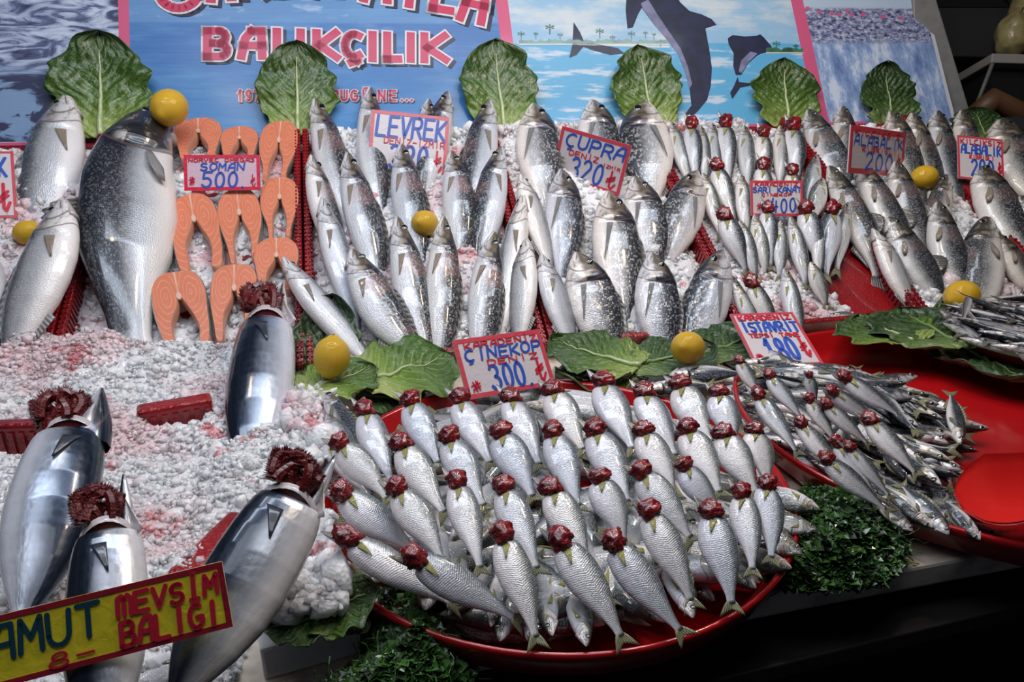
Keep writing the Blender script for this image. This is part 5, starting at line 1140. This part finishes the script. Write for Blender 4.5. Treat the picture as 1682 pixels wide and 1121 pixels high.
# red scoop
REDS = simple('bright_red_plastic', (.66, .016, .012), .28, .6, bumps=(60, .25))
def scoop():
    P = T.hit(1662, 838, .05); P.z = TOPZ + .045; root = empty('scoop', P, 'red plastic scoop lying in the half empty round tray', 'scoop'); frame(root, Vector((1, .05, .0)).normalized(), Vector((-.05, 1, 0)).normalized(), Z)
    Wd, Ln = .052, .15; vs, fs = [], []; nx, ny = 16, 24
    for k in range(2):
        for j in range(ny + 1):
            t = j / ny; hw = Wd * (math.sqrt(max(0, 1 - max(0, (.32 - t) / .32) ** 2)) if t < .32 else 1) + .0005
            for i in range(nx + 1):
                s = -1 + 2 * i / nx; z = .040 * (abs(s) ** 2.0) * min(1, t * 3) + .016 * max(0, (.25 - t) / .25) * .0 + k * .003 + .006 * (1 - min(1, t * 4)) ** 2
                vs.append((-.055 + t * Ln, s * hw, z))
    q0 = (nx + 1) * (ny + 1)
    for j in range(ny):
        for i in range(nx): a = j * (nx + 1) + i; fs.append([q0 + a, q0 + a + nx + 1, q0 + a + nx + 2, q0 + a + 1]); fs.append([a, a + 1, a + nx + 2, a + nx + 1])
    lp = [i for i in range(nx)] + [j * (nx + 1) + nx for j in range(ny)] + [ny * (nx + 1) + i for i in range(nx, 0, -1)] + [j * (nx + 1) for j in range(ny, 0, -1)]
    for a, b in zip(lp, lp[1:] + lp[:1]): fs.append([a, b, q0 + b, q0 + a])
    obj('scoop_pan', mesh('scoop_pan', vs, fs, [REDS]), root)
    m = MB(); m.tube([Vector((.09, 0, .012)), Vector((.13, 0, .024)), Vector((.20, 0, .03))], [.012, .013, .014], 10); m.build('handle', REDS, root, smooth=True)
scoop()

# ------------------------------------------------------------ parsley
PARS = [simple('parsley_leaf', (.055, .15, .025), .35, .3, var=.5), simple('parsley_leaf_dark', (.014, .045, .010), .35, .3, var=.5)]; PST = simple('parsley_stem', (.06, .15, .03), .35, .3)
def parsley(poly, label, n, hgt, seed, zoff=.0):
    g = random.Random(seed); q = [T.hit(*p) for p in poly]; Q = [(p.x, p.y) for p in q]; x0, x1 = min(p[0] for p in Q), max(p[0] for p in Q); y0, y1 = min(p[1] for p in Q), max(p[1] for p in Q)
    root = empty('parsley_bunch', Vector(((x0 + x1) / 2, (y0 + y1) / 2, TOPZ)), label, 'parsley', 'parsley bunches'); lf = [MB(), MB()]; st = MB(); k = 0
    while k < n:
        x, y = g.uniform(x0, x1), g.uniform(y0, y1)
        if not inpoly(x, y, Q): continue
        e = min(1, edge_d(x, y, Q) / .05); h = zoff + .008 + hgt * e * (.35 + .65 * g.random()) ; c = Vector((x, y, TOPZ + h)); k += 1
        up = Vector((g.gauss(0, .6), g.gauss(-.15, .6), 1)).normalized(); f = up.orthogonal().normalized(); f = Matrix.Rotation(g.uniform(0, 6.28), 3, up) @ f; sd = up.cross(f); s = g.uniform(.0055, .012); mb = lf[g.random() < .5]
        for a in (-.95, 0, .95):   # three notched lobes, creased
            d = f * math.cos(a) + sd * math.sin(a); w_ = up.cross(d); b0 = len(mb.v)
            mb.v += [c, c + d * s * .5 + w_ * s * .52 + up * s * .12, c + d * s * .8 + w_ * s * .34, c + d * s * 1.15 - up * s * .2, c + d * s * .8 - w_ * s * .34, c + d * s * .5 - w_ * s * .52 + up * s * .12, c + d * s * .55 - up * s * .05]
            mb.f += [[b0, b0 + 1, b0 + 6], [b0 + 1, b0 + 2, b0 + 6], [b0 + 2, b0 + 3, b0 + 6], [b0 + 3, b0 + 4, b0 + 6], [b0 + 4, b0 + 5, b0 + 6], [b0 + 5, b0, b0 + 6]]
        if k % 40 == 0:
            p = c.copy(); pts = [p.copy()]; dr = Vector((g.gauss(0, 1), g.gauss(0, 1), g.gauss(-.2, .3))).normalized()
            for _ in range(7): p = p + dr * .006; p.z = max(p.z, TOPZ + .004); dr = (dr + Vector((g.gauss(0, .6), g.gauss(0, .6), g.gauss(0, .4)))).normalized(); pts.append(p.copy())
            st.tube(pts, .0006, 4)
    for mb, mt in zip(lf, PARS): o = loc(mb.build('leaflet', mt, root), root); o['kind'] = 'stuff'
    o = loc(st.build('stem', PST, root), root); o['kind'] = 'stuff'
parsley([(1330, 825), (1400, 850), (1466, 885), (1478, 930), (1440, 975), (1340, 985), (1260, 975), (1290, 900), (1300, 850)], 'parsley bunch between the two round trays', 6500, .040, 3, .008)
parsley([(605, 1015), (640, 985), (720, 1010), (760, 1060), (770, 1130), (700, 1200), (480, 1230), (540, 1150), (610, 1100)], 'parsley bunch in front of the round tray beside the foam block', 6500, .045, 4, .0)

# foam block
fa_, fb_ = T.hit(426, 1068, .035), T.hit(590, 1025, .035); fd = fb_ - fa_; fd.z = 0; fn = Vector((-fd.y, fd.x, 0)).normalized()
m = MB(); m.box(Vector((fa_.x, fa_.y, TOPZ)), fd, fn * .03, Z * .035); o = m.build('foam_block', WHITE, bevel=.003); tag(o, 'white foam edge block under wet lettuce at the counter front', 'foam block')
# loose ice lump beside tray
chp = []
for _ in range(500):
    x, y = rnd.uniform(450, 560), rnd.uniform(930, 1000); chp.append(T.hit(x, y, .06 + rnd.random() * .012))
for _ in range(500):
    chp.append(T.hit(rnd.uniform(505, 545), rnd.uniform(850, 1000), .03 + rnd.random() * .03))
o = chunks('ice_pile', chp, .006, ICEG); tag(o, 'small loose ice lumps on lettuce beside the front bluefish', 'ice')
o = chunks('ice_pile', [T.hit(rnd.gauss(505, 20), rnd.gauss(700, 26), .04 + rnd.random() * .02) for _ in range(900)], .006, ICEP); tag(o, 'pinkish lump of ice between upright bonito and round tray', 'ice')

# ------------------------------------------------------------ things beyond the banner
GREY = simple('grey_board', (.20, .20, .20), .5, var=.2); BOXK = simple('black_box_plastic', (.014, .014, .016), .4); BOXG = simple('charcoal_box', (.032, .034, .038), .45)
def at(px, py, dep): r = ray(px, py); return CAM + r * (dep / r.dot(FWD))
def slab(name, pts, dep, th, mat, label, cat):
    q = [at(*p, dep) for p in pts]; c = sum(q, Vector()) / len(q); root = empty(name, c, label, cat); n_ = (q[1] - q[0]).cross(q[-1] - q[0]).normalized()
    if n_.dot(CAM - c) > 0: n_ = -n_
    m = MB(); m.prism([p - c for p in q], n_, th); m.build('panel', mat, root, bevel=.004); return root
slab('leaning_board', [(1500, -90), (1512, -90), (1594, 184), (1500, 200)], 2.02, .03, GREY, 'plain grey board leaning behind the banner end', 'board')
b1 = slab('black_crate', [(1522, -120), (1690, -120), (1664, 12), (1668, 12), (1520, 12)], 2.6, .3, BOXK, 'black crate at the top behind the grey board', 'crate')
b2 = slab('charcoal_crate', [(1530, 12), (1664, 12), (1640, 94), (1548, 92)], 2.55, .3, BOXG, 'charcoal crate below the black crate', 'crate')
b3 = slab('black_crate', [(1628, 104), (1790, 108), (1790, 190), (1600, 190)], 2.4, .3, BOXK, 'black crate under the white shelf with yellow sacks', 'crate')
b4 = slab('white_shelf', [(1630, 87), (1790, 92), (1790, 107), (1628, 103)], 2.35, .3, simple('shelf_white', (.34, .33, .31), .5), 'white shelf edge carrying yellow sacks', 'shelf')
m = MB(); p, q = at(1604, 172, 2.3), at(1630, 105, 2.3); m.tube([p, q], .006, 8); o = m.build('steel_leg', GREY, smooth=True); tag(o, 'thin grey metal leg slanting below the white shelf', 'leg stand')
SACK = simple('yellow_sack', (.42, .36, .16), .5, .3, bumps=(18, .8), var=.4)
def sack(px, py, dep, rx, ry, label):
    c = at(px, py, dep); k = dep / FPX; root = empty('yellow_sack', c, label, 'sack', 'yellow sacks'); vs, fs = [], []
    for i in range(15):
        a = math.pi * i / 14
        for j in range(20):
            q = 2 * math.pi * j / 20; d = Vector((math.sin(a) * math.cos(q), math.sin(a) * math.sin(q), math.cos(a))); f = 1 + .18 * noise.noise(d * 2.2 + Vector((px, 0, 0))) + .08 * noise.noise(d * 6); vs.append((d.x * rx * k * f, d.y * rx * k * f, d.z * ry * k * f))
    for i in range(14):
        for j in range(20): fs.append([i * 20 + j, (i + 1) * 20 + j, (i + 1) * 20 + (j + 1) % 20, i * 20 + (j + 1) % 20])
    obj('sack_body', mesh('sack_body', vs, fs, [SACK]), root); m = MB(); m.tube([Vector((0, 0, ry * k * .9)), Vector((0, 0, ry * k * 1.25))], [rx * k * .18, rx * k * .3], 8); m.build('tied_neck', SACK, root)
sack(1664, 58, 2.45, 26, 34, 'pale yellow sack on the white shelf, lower one'); sack(1690, 20, 2.5, 30, 40, 'pale yellow sack on the white shelf, upper one')
BRN = simple('brown_leather', (.10, .045, .02), .5)
m = MB(); m.tube([at(1600, 190, 2.2), at(1630, 165, 2.2), at(1668, 185, 2.2), at(1710, 240, 2.2)], [.03, .035, .035, .03], 12); o = m.build('brown_roll', BRN, smooth=True); tag(o, 'brown rounded roll behind the trout at the picture edge', 'roll')
BLU = simple('blue_crate_plastic', (.01, .03, .28), .4)
p = T.hit(800, 1100, -.12); m = MB(); m.cbox(p, Vector((.14, .02, 0)), Vector((0, .05, 0)), Vector((0, 0, .05))); o = m.build('blue_crate', BLU, bevel=.006); tag(o, 'dark blue crate in shadow below the round tray', 'crate')
